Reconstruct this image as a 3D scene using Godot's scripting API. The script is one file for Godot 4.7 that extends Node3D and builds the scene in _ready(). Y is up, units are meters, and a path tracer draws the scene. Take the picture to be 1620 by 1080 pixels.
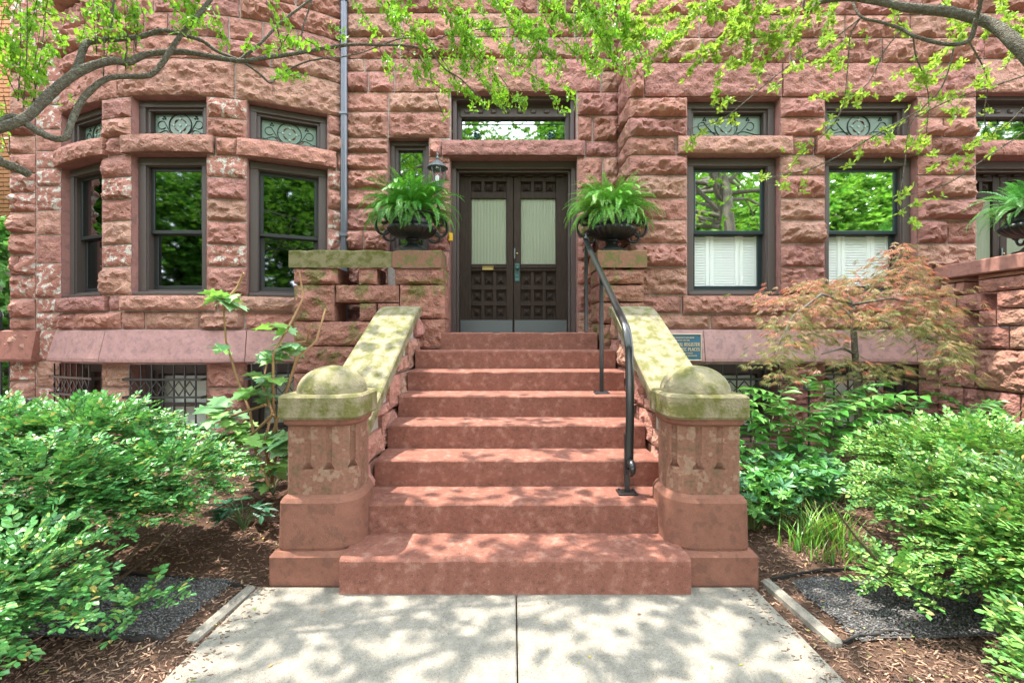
extends Node3D
# Brownstone stoop in dappled spring light. World: x right, y up, the street is towards +z, the house towards -z.

const H := 1.43          # height of the lens above the front walk
const F := 720.0         # focal length in pixels of the 1620 pixel wide photograph
const FRONT := 5.2       # distance of the main wall
const ENTRY := 5.7       # distance of the recessed entrance wall
const BAY_R := 3.24      # radius of the bow
const BAY_X := -3.905
const BAY_D := 8.39
var rng := RandomNumberGenerator.new()
var M := {}
var used := {}
var nz := FastNoiseLite.new()
var nz2 := FastNoiseLite.new()
var cell := FastNoiseLite.new()


func _ready() -> void:
	rng.seed = 77
	var cam := Camera3D.new()
	cam.name = "camera"
	cam.projection = Camera3D.PROJECTION_FRUSTUM
	cam.near = 0.05
	cam.far = 400.0
	cam.size = 2.0 * cam.near * 540.0 / F
	cam.frustum_offset = Vector2(0.0, -5.0 / F * cam.near)
	cam.position = Vector3(0, H, 0)
	add_child(cam)
	cam.current = true
	var sky_mat := ProceduralSkyMaterial.new()
	sky_mat.sky_top_color = Color(0.86, 0.895, 0.95)
	sky_mat.sky_horizon_color = Color(0.98, 0.98, 0.98)
	sky_mat.sky_curve = 0.25
	sky_mat.sky_energy_multiplier = 1.75
	sky_mat.ground_bottom_color = Color(0.35, 0.34, 0.32)
	sky_mat.ground_horizon_color = Color(0.8, 0.82, 0.82)
	sky_mat.sun_angle_max = 1.0
	var env := Environment.new()
	env.background_mode = Environment.BG_SKY
	env.sky = Sky.new()
	env.sky.sky_material = sky_mat
	env.tonemap_mode = Environment.TONE_MAPPER_LINEAR
	env.tonemap_exposure = 2.6
	env.sdfgi_enabled = true
	env.ssao_enabled = true
	env.ssil_enabled = true
	var we := WorldEnvironment.new()
	we.name = "world_environment"
	we.environment = env
	add_child(we)
	var sun := DirectionalLight3D.new()
	sun.name = "sun"
	sun.light_energy = 1.5
	sun.light_color = Color(1.0, 0.97, 0.92)
	sun.light_angular_distance = 0.6
	sun.shadow_enabled = true
	sun.look_at_from_position(Vector3(-0.32, 1.0, -0.1), Vector3.ZERO, Vector3.FORWARD)
	add_child(sun)

	setup_noise()
	make_materials()
	build_ground()
	build_house()
	build_stoop()
	build_parapets()
	build_side_stoop()
	build_fixtures()
	build_urns()
	build_street_trees()
	build_shrubs()
	build_bed_plants()
	build_maple()
	build_overhang()
	build_canopy()
	build_litter()


func setup_noise() -> void:
	nz.seed = 5
	nz.frequency = 1.0
	nz.noise_type = FastNoiseLite.TYPE_SIMPLEX_SMOOTH
	nz.fractal_type = FastNoiseLite.FRACTAL_FBM
	nz.fractal_octaves = 3
	nz2.seed = 19
	nz2.frequency = 1.0
	nz2.noise_type = FastNoiseLite.TYPE_SIMPLEX_SMOOTH
	nz2.fractal_type = FastNoiseLite.FRACTAL_RIDGED
	nz2.fractal_octaves = 3
	cell.seed = 31
	cell.frequency = 1.0
	cell.noise_type = FastNoiseLite.TYPE_CELLULAR
	cell.cellular_return_type = FastNoiseLite.RETURN_CELL_VALUE
	cell.fractal_type = FastNoiseLite.FRACTAL_NONE


# ---------------------------------------------------------------- helpers
func P(px: float, py: float, d: float) -> Vector3:
	return Vector3((px - 810.0) / F * d, H - (py - 535.0) / F * d, -d)


func X(px: float, d: float) -> float:
	return (px - 810.0) / F * d


func Y(py: float, d: float) -> float:
	return H - (py - 535.0) / F * d


func rr(a: float, b: float) -> float:
	return rng.randf_range(a, b)


func numbered(called: String) -> String:
	used[called] = used.get(called, 0) + 1
	return called if used[called] == 1 else "%s_%03d" % [called, used[called] - 1]


func thing(called: String, label: String, category: String, at := Vector3.ZERO, group := "") -> Node3D:
	var o := Node3D.new()
	o.name = numbered(called)
	add_child(o)
	o.position = at
	o.set_meta("label", label)
	o.set_meta("category", category)
	if group:
		o.set_meta("group", group)
	return o


func tag(o: Node3D, label: String, category: String, group := "") -> Node3D:
	o.set_meta("label", label)
	o.set_meta("category", category)
	if group:
		o.set_meta("group", group)
	return o


func mi(called: String, mesh: Mesh, m: Material, parent: Node3D, at := Vector3.ZERO) -> MeshInstance3D:
	var o := MeshInstance3D.new()
	o.name = numbered(called) if parent == self else called
	o.mesh = mesh
	o.material_override = m
	o.position = at
	parent.add_child(o, true)
	return o


func structure(called: String, mesh: Mesh, m: Material, label: String) -> MeshInstance3D:
	var o := mi(called, mesh, m, self)
	o.set_meta("kind", "structure")
	o.set_meta("label", label)
	o.set_meta("category", called.replace("_", " "))
	return o


func part_node(called: String, parent: Node3D, xf := Transform3D()) -> Node3D:
	var o := Node3D.new()
	o.name = called
	o.transform = xf
	parent.add_child(o, true)
	return o


func mass(called: String, mesh: Mesh, m: Material, xfs: Array, cols: Array, parent: Node3D) -> MultiMeshInstance3D:
	var mm := MultiMesh.new()
	mm.transform_format = MultiMesh.TRANSFORM_3D
	mm.use_colors = cols.size() > 0
	mm.mesh = mesh
	mm.instance_count = xfs.size()
	for i in xfs.size():
		mm.set_instance_transform(i, xfs[i])
		if cols.size() > 0:
			mm.set_instance_color(i, cols[i])
	var o := MultiMeshInstance3D.new()
	o.name = numbered(called) if parent == self else called
	o.multimesh = mm
	o.material_override = m
	o.set_meta("kind", "stuff")
	parent.add_child(o, true)
	return o


func aim(dir: Vector3, roll := 0.0, size := 1.0) -> Basis:   # x axis along dir, y as upright as it can be, turned by roll
	var x := dir.normalized()
	var up := Vector3.UP if absf(x.y) < 0.98 else Vector3.BACK
	var z := x.cross(up).normalized()
	var y := z.cross(x).normalized()
	var b := Basis(x, y, z)
	if roll != 0.0:
		b = Basis(x, roll) * b
	return b.scaled(Vector3.ONE * size)


class MB:
	var v := PackedVector3Array()
	var n := PackedVector3Array()
	var c := PackedColorArray()
	var ix := PackedInt32Array()
	var col := Color.WHITE

	func tri(a: Vector3, b: Vector3, d: Vector3) -> void:
		var nn := (d - a).cross(b - a).normalized()
		var k := v.size()
		v.append(a); v.append(b); v.append(d)
		n.append(nn); n.append(nn); n.append(nn)
		c.append(col); c.append(col); c.append(col)
		ix.append(k); ix.append(k + 1); ix.append(k + 2)

	func quad(a: Vector3, b: Vector3, d: Vector3, e: Vector3) -> void:
		tri(a, b, d)
		tri(a, d, e)

	func smooth(pts: PackedVector3Array, idx: PackedInt32Array, cols := PackedColorArray()) -> void:
		var nn := PackedVector3Array()
		nn.resize(pts.size())
		for t in range(0, idx.size(), 3):
			var a := pts[idx[t]]
			var g := (pts[idx[t + 2]] - a).cross(pts[idx[t + 1]] - a)
			nn[idx[t]] += g
			nn[idx[t + 1]] += g
			nn[idx[t + 2]] += g
		var k := v.size()
		for i in pts.size():
			v.append(pts[i])
			n.append(nn[i].normalized())
			c.append(cols[i] if cols.size() else col)
		for i in idx:
			ix.append(i + k)

	# broken stone: every face bends part of the way to its neighbours
	func facets(pts: PackedVector3Array, idx: PackedInt32Array, cols: PackedColorArray) -> void:
		var soft := PackedVector3Array()
		soft.resize(pts.size())
		for t in range(0, idx.size(), 3):
			var a := pts[idx[t]]
			var g := (pts[idx[t + 2]] - a).cross(pts[idx[t + 1]] - a)
			for k in 3:
				soft[idx[t + k]] += g
		for t in range(0, idx.size(), 3):
			var a := pts[idx[t]]
			var g := (pts[idx[t + 2]] - a).cross(pts[idx[t + 1]] - a).normalized()
			for k in 3:
				var i := idx[t + k]
				ix.append(v.size())
				v.append(pts[i])
				n.append((g + soft[i].normalized() * 0.35).normalized())
				c.append(cols[i])

	# rows of points; each row runs so that (row, column) turns clockwise as seen from outside
	func sheet(rows: Array, closed := false) -> void:
		var w: int = rows[0].size()
		var pts := PackedVector3Array()
		for r in rows:
			pts.append_array(PackedVector3Array(r))
		var idx := PackedInt32Array()
		for j in rows.size() - 1:
			for i in (w if closed else w - 1):
				var a := j * w + i
				var b := j * w + (i + 1) % w
				idx.append(a); idx.append(a + w); idx.append(b)
				idx.append(b); idx.append(a + w); idx.append(b + w)
		smooth(pts, idx)

	func box(at: Vector3, s: Vector3, bev := 0.0, bs := Basis()) -> void:
		var h := s * 0.5
		var b := minf(bev, minf(h.x, minf(h.y, h.z)) * 0.9)
		for ax in 3:
			for sg in [-1.0, 1.0]:
				var u := (ax + 1) % 3
				var w := (ax + 2) % 3
				var q := []
				for k in [[-1, -1], [-1, 1], [1, 1], [1, -1]]:
					var p := Vector3.ZERO
					p[ax] = sg * h[ax]
					p[u] = k[0] * (h[u] - b)
					p[w] = k[1] * (h[w] - b)
					q.append(at + bs * p)
				if sg > 0:
					quad(q[0], q[1], q[2], q[3])
				else:
					quad(q[3], q[2], q[1], q[0])
		if b <= 0.0:
			return
		for ax in 3:                       # chamfers along each axis
			var u := (ax + 1) % 3
			var w := (ax + 2) % 3
			for k in [[-1, -1], [-1, 1], [1, 1], [1, -1]]:
				var q := []
				for e in [[-1, 0], [-1, 1], [1, 1], [1, 0]]:
					var p := Vector3.ZERO
					p[ax] = e[0] * (h[ax] - b)
					p[u] = k[0] * (h[u] - (b if e[1] == 1 else 0.0))
					p[w] = k[1] * (h[w] - (0.0 if e[1] == 1 else b))
					q.append(at + bs * p)
				if k[0] * k[1] > 0:
					quad(q[3], q[2], q[1], q[0])
				else:
					quad(q[0], q[1], q[2], q[3])
		for sx in [-1, 1]:
			for sy in [-1, 1]:
				for sz in [-1, 1]:
					var a := at + bs * Vector3(sx * h.x, sy * (h.y - b), sz * (h.z - b))
					var d := at + bs * Vector3(sx * (h.x - b), sy * h.y, sz * (h.z - b))
					var e := at + bs * Vector3(sx * (h.x - b), sy * (h.y - b), sz * h.z)
					if sx * sy * sz > 0:
						tri(a, e, d)
					else:
						tri(a, d, e)

	func tube(pts: Array, rad: Array, sides := 6, caps := true, flat := 1.0) -> void:
		var rows := []
		var side := Vector3.ZERO
		for i in pts.size():
			var t: Vector3 = (pts[mini(i + 1, pts.size() - 1)] - pts[maxi(i - 1, 0)]).normalized()
			if side == Vector3.ZERO:
				side = t.cross(Vector3.UP if absf(t.y) < 0.95 else Vector3.RIGHT).normalized()
			side = (side - t * side.dot(t)).normalized()
			var up := side.cross(t).normalized()
			var r: float = rad[i] if i < rad.size() else rad[-1]
			var row := []
			for k in sides:
				var a := TAU * k / sides
				row.append(pts[i] + side * cos(a) * r - up * sin(a) * r * flat)
			rows.append(row)
		sheet(rows, true)
		if caps:
			for k in sides:
				tri(pts[0], rows[0][k], rows[0][(k + 1) % sides])
				tri(pts[-1], rows[-1][(k + 1) % sides], rows[-1][k])

	func lathe(at: Vector3, prof: Array, segs := 24, lobes := 0, depth := 0.0) -> void:   # prof: [radius, height, lobe share]
		var rows := []
		for p in prof:
			var row := []
			for k in segs:
				var a := TAU * k / segs
				var r: float = p[0]
				if lobes > 0 and p.size() > 2:
					r *= 1.0 + depth * p[2] * (absf(sin(a * lobes * 0.5)) - 0.6)
				row.append(at + Vector3(cos(a) * r, p[1], -sin(a) * r))
			rows.append(row)
		sheet(rows, true)

	func bar(a: Vector3, b: Vector3, w: float, h: float, bev := 0.0) -> void:
		var d := b - a
		var x := d.normalized()
		var up := Vector3.UP if absf(x.y) < 0.97 else Vector3.BACK
		var z := x.cross(up).normalized()
		box((a + b) * 0.5, Vector3(d.length(), h, w), bev, Basis(x, z.cross(x).normalized(), z))

	# a closed outline in the xy plane, pushed from z0 to z1 (z1 in front)
	func plate(outline: PackedVector2Array, z0: float, z1: float) -> void:
		var t := Geometry2D.triangulate_polygon(outline)
		for i in range(0, t.size(), 3):
			var a := outline[t[i]]
			var b := outline[t[i + 1]]
			var d := outline[t[i + 2]]
			if (b - a).cross(d - a) > 0:
				var s := b
				b = d
				d = s
			tri(Vector3(a.x, a.y, z1), Vector3(b.x, b.y, z1), Vector3(d.x, d.y, z1))
			tri(Vector3(a.x, a.y, z0), Vector3(d.x, d.y, z0), Vector3(b.x, b.y, z0))
		var cw := Geometry2D.is_polygon_clockwise(outline)
		for i in outline.size():
			var p := outline[i]
			var q := outline[(i + 1) % outline.size()]
			if cw:
				var s := p
				p = q
				q = s
			quad(Vector3(p.x, p.y, z0), Vector3(p.x, p.y, z1), Vector3(q.x, q.y, z1), Vector3(q.x, q.y, z0))

	func mesh() -> ArrayMesh:
		var a := []
		a.resize(Mesh.ARRAY_MAX)
		a[Mesh.ARRAY_VERTEX] = v
		a[Mesh.ARRAY_NORMAL] = n
		a[Mesh.ARRAY_COLOR] = c
		a[Mesh.ARRAY_INDEX] = ix
		var m := ArrayMesh.new()
		m.add_surface_from_arrays(Mesh.PRIMITIVE_TRIANGLES, a)
		return m


# ---------------------------------------------------------------- materials
var lut := PackedByteArray()

func noise_bytes(size: int, freq: float, octaves: int, seed_no: int, kind := FastNoiseLite.TYPE_SIMPLEX_SMOOTH, ret := FastNoiseLite.RETURN_DISTANCE) -> PackedByteArray:
	return noise_image(size, freq, octaves, seed_no, kind, ret).get_data()


func noise_image(size: int, freq: float, octaves: int, seed_no: int, kind := FastNoiseLite.TYPE_SIMPLEX_SMOOTH, ret := FastNoiseLite.RETURN_DISTANCE) -> Image:
	var f := FastNoiseLite.new()
	f.seed = seed_no
	f.noise_type = kind
	f.cellular_return_type = ret
	f.frequency = freq / size
	f.fractal_type = FastNoiseLite.FRACTAL_FBM if octaves > 1 else FastNoiseLite.FRACTAL_NONE
	f.fractal_octaves = octaves
	var im := f.get_seamless_image(size, size)
	im.convert(Image.FORMAT_L8)
	return im


func texture_of(size: int, fn: Callable) -> ImageTexture:
	if lut.is_empty():
		lut.resize(1024)
		for i in 1024:
			lut[i] = int(round(255.0 * Color(i / 1023.0, 0, 0).linear_to_srgb().r))
	var b := PackedByteArray()
	b.resize(size * size * 3)
	for i in size * size:
		var k: Vector3 = fn.call(i)
		b[i * 3] = lut[clampi(int(k.x * 1023.0), 0, 1023)]
		b[i * 3 + 1] = lut[clampi(int(k.y * 1023.0), 0, 1023)]
		b[i * 3 + 2] = lut[clampi(int(k.z * 1023.0), 0, 1023)]
	return ImageTexture.create_from_image(Image.create_from_data(size, size, false, Image.FORMAT_RGB8, b))


func mat(called: String, lin: Color, rough := 0.8, vc := false) -> StandardMaterial3D:
	var m := StandardMaterial3D.new()
	m.resource_name = called
	var s := lin.linear_to_srgb()
	s.a = lin.a
	m.albedo_color = s
	m.roughness = rough
	m.vertex_color_use_as_albedo = vc
	M[called] = m
	return m


func triplanar(m: StandardMaterial3D, t: Texture2D, scale: float, bump: Texture2D = null, cm := 0.3) -> void:
	m.albedo_texture = t
	m.metallic_specular = 0.25
	m.uv1_triplanar = true
	m.uv1_world_triplanar = true
	m.uv1_triplanar_sharpness = 6.0
	m.uv1_scale = Vector3.ONE * scale
	if bump:
		m.heightmap_enabled = true
		m.heightmap_texture = bump
		m.heightmap_scale = cm


func leaf_mat(called: String, lin: Color, rough := 0.4, through := 0.6) -> StandardMaterial3D:
	var m := mat(called, lin, rough, true)
	m.cull_mode = BaseMaterial3D.CULL_DISABLED
	m.backlight_enabled = true
	m.backlight = Color(through, through, through * 0.6).linear_to_srgb()
	return m


func make_materials() -> void:
	var S := 512
	var a := noise_bytes(S, 6, 4, 1)
	var b := noise_bytes(S, 28, 3, 2)
	var c := noise_bytes(S, 120, 2, 3)
	var e := noise_bytes(S, 14, 4, 4)
	var g := noise_bytes(S, 200, 1, 8)
	var speck := noise_bytes(S, 75, 1, 21)
	var bump := ImageTexture.create_from_image(noise_image(S, 40, 5, 11))
	var fine := ImageTexture.create_from_image(noise_image(S, 150, 3, 12))
	# sandstone: blotches, grain and pale grit, multiplied with the colour of each block
	var stone := texture_of(S, func(i: int) -> Vector3:
		var k := 0.62 + 0.22 * a[i] / 255.0 + 0.16 * b[i] / 255.0 + 0.18 * (c[i] / 255.0 - 0.5)
		var v := Vector3(k, k, k)
		if e[i] > 165:
			v *= Vector3(0.82, 0.86, 0.9)
		if g[i] > 222:
			v *= 1.25
		return v)
	var peel := texture_of(S, func(i: int) -> Vector3:
		var k := 0.62 + 0.22 * a[i] / 255.0 + 0.16 * b[i] / 255.0 + 0.18 * (c[i] / 255.0 - 0.5)
		var t := a[i] / 255.0 * 0.62 + b[i] / 255.0 * 0.3 + c[i] / 255.0 * 0.2
		var red := Vector3(0.47, 0.215, 0.165) * k
		if t > 0.62:
			return red.lerp(Vector3(0.62, 0.58, 0.5) * (0.75 + 0.25 * c[i] / 255.0), minf(1.0, (t - 0.62) * 24.0))
		return red)
	# algae and lichen over pale dressed stone
	var moss := texture_of(S, func(i: int) -> Vector3:
		var t := a[i] / 255.0 * 0.75 + e[i] / 255.0 * 0.2 + b[i] / 255.0 * 0.1
		var k := 0.9 + 0.22 * (c[i] / 255.0 - 0.5) + 0.2 * (b[i] / 255.0 - 0.5)
		var green := Vector3(0.205, 0.19, 0.105)
		var tan_ := Vector3(0.27, 0.235, 0.16)
		var dark := Vector3(0.15, 0.145, 0.055)
		var m := green.lerp(tan_, smoothstep(0.46, 0.66, t))
		m = m.lerp(dark, smoothstep(0.5, 0.3, t))
		return m * k)
	var algae := texture_of(S, func(i: int) -> Vector3:
		var t := a[i] / 255.0 * 0.5 + e[i] / 255.0 * 0.4 + b[i] / 255.0 * 0.2
		var k := 0.85 + 0.3 * (c[i] / 255.0 - 0.5) + 0.25 * (b[i] / 255.0 - 0.5)
		return Vector3(0.29, 0.15, 0.105).lerp(Vector3(0.17, 0.16, 0.065), smoothstep(0.5, 0.66, t)) * k)
	var shaft := texture_of(S, func(i: int) -> Vector3:
		var k := 0.85 + 0.3 * (c[i] / 255.0 - 0.5) + 0.35 * (b[i] / 255.0 - 0.5)
		var v := Vector3(0.25, 0.125, 0.088)
		if a[i] > 158:
			v = v.lerp(Vector3(0.33, 0.22, 0.155), minf(1.0, (a[i] - 158 + (b[i] - 128) * 0.2) / 14.0) * 0.7)
		if a[i] < 84:
			v = v.lerp(Vector3(0.15, 0.11, 0.065), minf(1.0, (84 - a[i]) / 26.0) * 0.6)
		return v * k)
	var concrete := texture_of(S, func(i: int) -> Vector3:
		var k := 0.225 + 0.09 * (a[i] / 255.0 - 0.5) + 0.08 * (b[i] / 255.0 - 0.5) + 0.13 * (c[i] / 255.0 - 0.5)
		var v := Vector3(k, k * 0.915, k * 0.775)
		if speck[i] > 218:
			v *= 0.5
		elif speck[i] < 34:
			v *= 1.25
		if g[i] > 205:
			v *= 0.75
		return v)
	var steps := texture_of(S, func(i: int) -> Vector3:
		var k := 0.86 + 0.25 * (a[i] / 255.0 - 0.5) + 0.22 * (b[i] / 255.0 - 0.5) + 0.28 * (c[i] / 255.0 - 0.5)
		var v := Vector3(0.245, 0.102, 0.075) * k
		var w := e[i] / 255.0 * 0.55 + a[i] / 255.0 * 0.3 + c[i] / 255.0 * 0.15
		if w > 0.56:
			v = v.lerp(Vector3(0.33, 0.19, 0.15), minf(0.6, (w - 0.56) * 3.0))
		var q := e[i] / 255.0 * 0.45 + b[i] / 255.0 * 0.4 + c[i] / 255.0 * 0.15
		if q < 0.42:
			v = v.lerp(Vector3(0.095, 0.055, 0.042), minf(0.45, (0.40 - q) * 5.0) if q < 0.40 else 0.0)
		if g[i] > 236:
			v = Vector3(0.42, 0.32, 0.27)
		return v)
	var soil := texture_of(S, func(i: int) -> Vector3:
		var k := 0.55 + 0.9 * (c[i] / 255.0 - 0.2) * (0.5 + b[i] / 255.0)
		return Vector3(0.17, 0.1, 0.07) * k * (0.8 + 0.4 * a[i] / 255.0))
	var grit := texture_of(S, func(i: int) -> Vector3:
		var k := 0.5 + 1.1 * c[i] / 255.0
		return Vector3(0.11, 0.1, 0.095) * k)
	var bark := texture_of(S, func(i: int) -> Vector3:
		var k := 0.55 + 0.5 * b[i] / 255.0 + 0.5 * (c[i] / 255.0 - 0.4)
		var v := Vector3(0.17, 0.15, 0.12) * k
		if e[i] > 158:
			v = v.lerp(Vector3(0.23, 0.24, 0.19), 0.6)
		return v)
	var oak := texture_of(S, func(i: int) -> Vector3:
		var x := i % S
		var y := i / S
		var j := ((y / 9) % S) * S + x
		var k := 0.55 + 0.6 * b[j] / 255.0 + 0.4 * (c[i] / 255.0 - 0.5)
		return Vector3(0.043, 0.03, 0.022) * k)

	var m := mat("stone", Color.WHITE, 0.92, true)
	triplanar(m, stone, 0.9, bump, 0.8)
	m = mat("peeling_stone", Color.WHITE, 0.9)
	triplanar(m, peel, 1.6, bump, 0.9)
	m = mat("smooth_stone", Color.WHITE, 0.85, true)
	triplanar(m, stone, 0.7, fine, 0.15)
	m = mat("mortar", Color(0.5, 0.42, 0.37), 0.95)
	triplanar(m, stone, 1.5, fine, 0.2)
	m = mat("mossy_stone", Color.WHITE, 0.9, true)
	triplanar(m, moss, 1.1, bump, 0.3)
	m = mat("algae_stone", Color.WHITE, 0.9, true)
	triplanar(m, algae, 1.2, bump, 0.3)
	m = mat("shaft_stone", Color.WHITE, 0.88)
	triplanar(m, shaft, 1.2, fine, 0.25)
	m = mat("step_stone", Color.WHITE, 0.8, true)
	triplanar(m, steps, 1.0, fine, 0.25)
	m = mat("concrete", Color.WHITE, 0.9)
	triplanar(m, concrete, 1.6, fine, 0.12)
	m = mat("old_concrete", Color(0.8, 0.82, 0.8), 0.95)
	triplanar(m, concrete, 2.3, fine, 0.3)
	m = mat("soil", Color.WHITE, 1.0)
	triplanar(m, soil, 1.7, fine, 1.5)
	m = mat("grit", Color.WHITE, 0.9)
	triplanar(m, grit, 2.0, fine, 1.0)
	m = mat("bark", Color.WHITE, 0.95, true)
	triplanar(m, bark, 2.6, bump, 1.2)
	m = mat("oak", Color.WHITE, 0.5)
	triplanar(m, oak, 1.3, fine, 0.06)
	mat("asphalt", Color(0.05, 0.05, 0.05), 0.95)
	mat("painted_brown", Color(0.075, 0.055, 0.048), 0.55)
	mat("dark_sash", Color(0.022, 0.024, 0.024), 0.4)
	mat("teal_sash", Color(0.014, 0.026, 0.03), 0.35)
	mat("lead", Color(0.025, 0.028, 0.028), 0.5)
	mat("red_glass", Color(0.2, 0.025, 0.015), 0.15)
	mat("bottle_glass", Color(0.02, 0.03, 0.05), 0.1)
	mat("leaded_glass", Color(0.15, 0.22, 0.165), 0.3)
	mat("jewel_glass", Color(0.35, 0.42, 0.38), 0.1)
	m = mat("glass", Color(0.8, 0.9, 0.85, 0.02), 0.0)
	m.transparency = BaseMaterial3D.TRANSPARENCY_ALPHA
	m.metallic_specular = 0.5
	for g2 in [["mirror_bright", Color(0.78, 0.82, 0.78)], ["mirror_dark", Color(0.15, 0.17, 0.18)], ["mirror_transom", Color(0.3, 0.33, 0.3)]]:
		m = mat(g2[0], g2[1], 0.03 if g2[0] == "mirror_dark" else 0.02)
		m.metallic = 1.0
	m = mat("ribbed_glass", Color(0.27, 0.3, 0.21), 0.22)
	m.clearcoat_enabled = true
	m.clearcoat_roughness = 0.1
	mat("shutter_white", Color(0.85, 0.88, 0.84), 0.5)
	mat("blind_white", Color(0.8, 0.83, 0.79), 0.6)
	mat("plaster", Color(0.2, 0.19, 0.17), 0.95)
	m = mat("black_iron", Color(0.012, 0.014, 0.015), 0.3)
	m.clearcoat_enabled = true
	m.clearcoat = 0.35
	m.clearcoat_roughness = 0.15
	mat("cast_iron", Color(0.011, 0.014, 0.013), 0.38)
	m = mat("pewter", Color(0.13, 0.15, 0.15), 0.5)
	m.metallic = 0.4
	m = mat("brass", Color(0.42, 0.32, 0.13), 0.35)
	m.metallic = 0.9
	m = mat("verdigris", Color(0.045, 0.11, 0.095), 0.6)
	m.metallic = 0.2
	m = mat("kick_metal", Color(0.085, 0.1, 0.1), 0.42)
	m.metallic = 0.5
	m = mat("downspout", Color(0.14, 0.15, 0.175), 0.35)
	m.metallic = 0.35
	mat("plaque_blue", Color(0.045, 0.14, 0.21), 0.4)
	m = mat("plaque_gold", Color(0.62, 0.5, 0.32), 0.4)
	m.metallic = 0.2
	mat("yellow_paint", Color(0.72, 0.42, 0.02), 0.5)
	mat("edging_plastic", Color(0.02, 0.017, 0.015), 0.7)
	mat("stem_green", Color(0.14, 0.19, 0.05), 0.6)
	mat("stem_brown", Color(0.12, 0.065, 0.035), 0.85)
	mat("cane", Color(0.30, 0.17, 0.08), 0.8)
	mat("flower_white", Color(0.7, 0.72, 0.5), 0.6)
	leaf_mat("boxwood_leaf", Color.WHITE, 0.3, 0.35)
	leaf_mat("tree_leaf", Color.WHITE, 0.42, 1.0)
	leaf_mat("fern_leaf", Color.WHITE, 0.45, 0.6)
	leaf_mat("broad_leaf", Color.WHITE, 0.38, 0.5)
	leaf_mat("maple_leaf", Color.WHITE, 0.5, 0.6)
	mat("chip", Color.WHITE, 0.95, true)
	mat("pebble", Color.WHITE, 0.8, true)
	mat("brick", Color(0.38, 0.16, 0.07), 0.9)

# ---------------------------------------------------------------- masonry
func flat_map(d: float) -> Callable:
	return func(u: float, v: float, w: float) -> Vector3: return Vector3(u, v, w - d)


func bay_map() -> Callable:
	return func(u: float, v: float, w: float) -> Vector3:
		var f := u / BAY_R
		return Vector3(BAY_X + (BAY_R + w) * sin(f), v, -(BAY_D - (BAY_R + w) * cos(f)))


func stone_tint() -> Color:
	var base := Color(0.455, 0.222, 0.17)
	var k := rng.randf()
	if k < 0.3:
		base = base.lerp(Color(0.455, 0.262, 0.193), rr(0.3, 1.0))      # tan beds
	elif k < 0.55:
		base = base.lerp(Color(0.415, 0.2, 0.17), rr(0.3, 1.0))     # purplish
	elif k < 0.65:
		base = base.lerp(Color(0.33, 0.155, 0.125), rr(0.3, 1.0))     # deep red
	return base * rr(0.9, 1.1)


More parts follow.
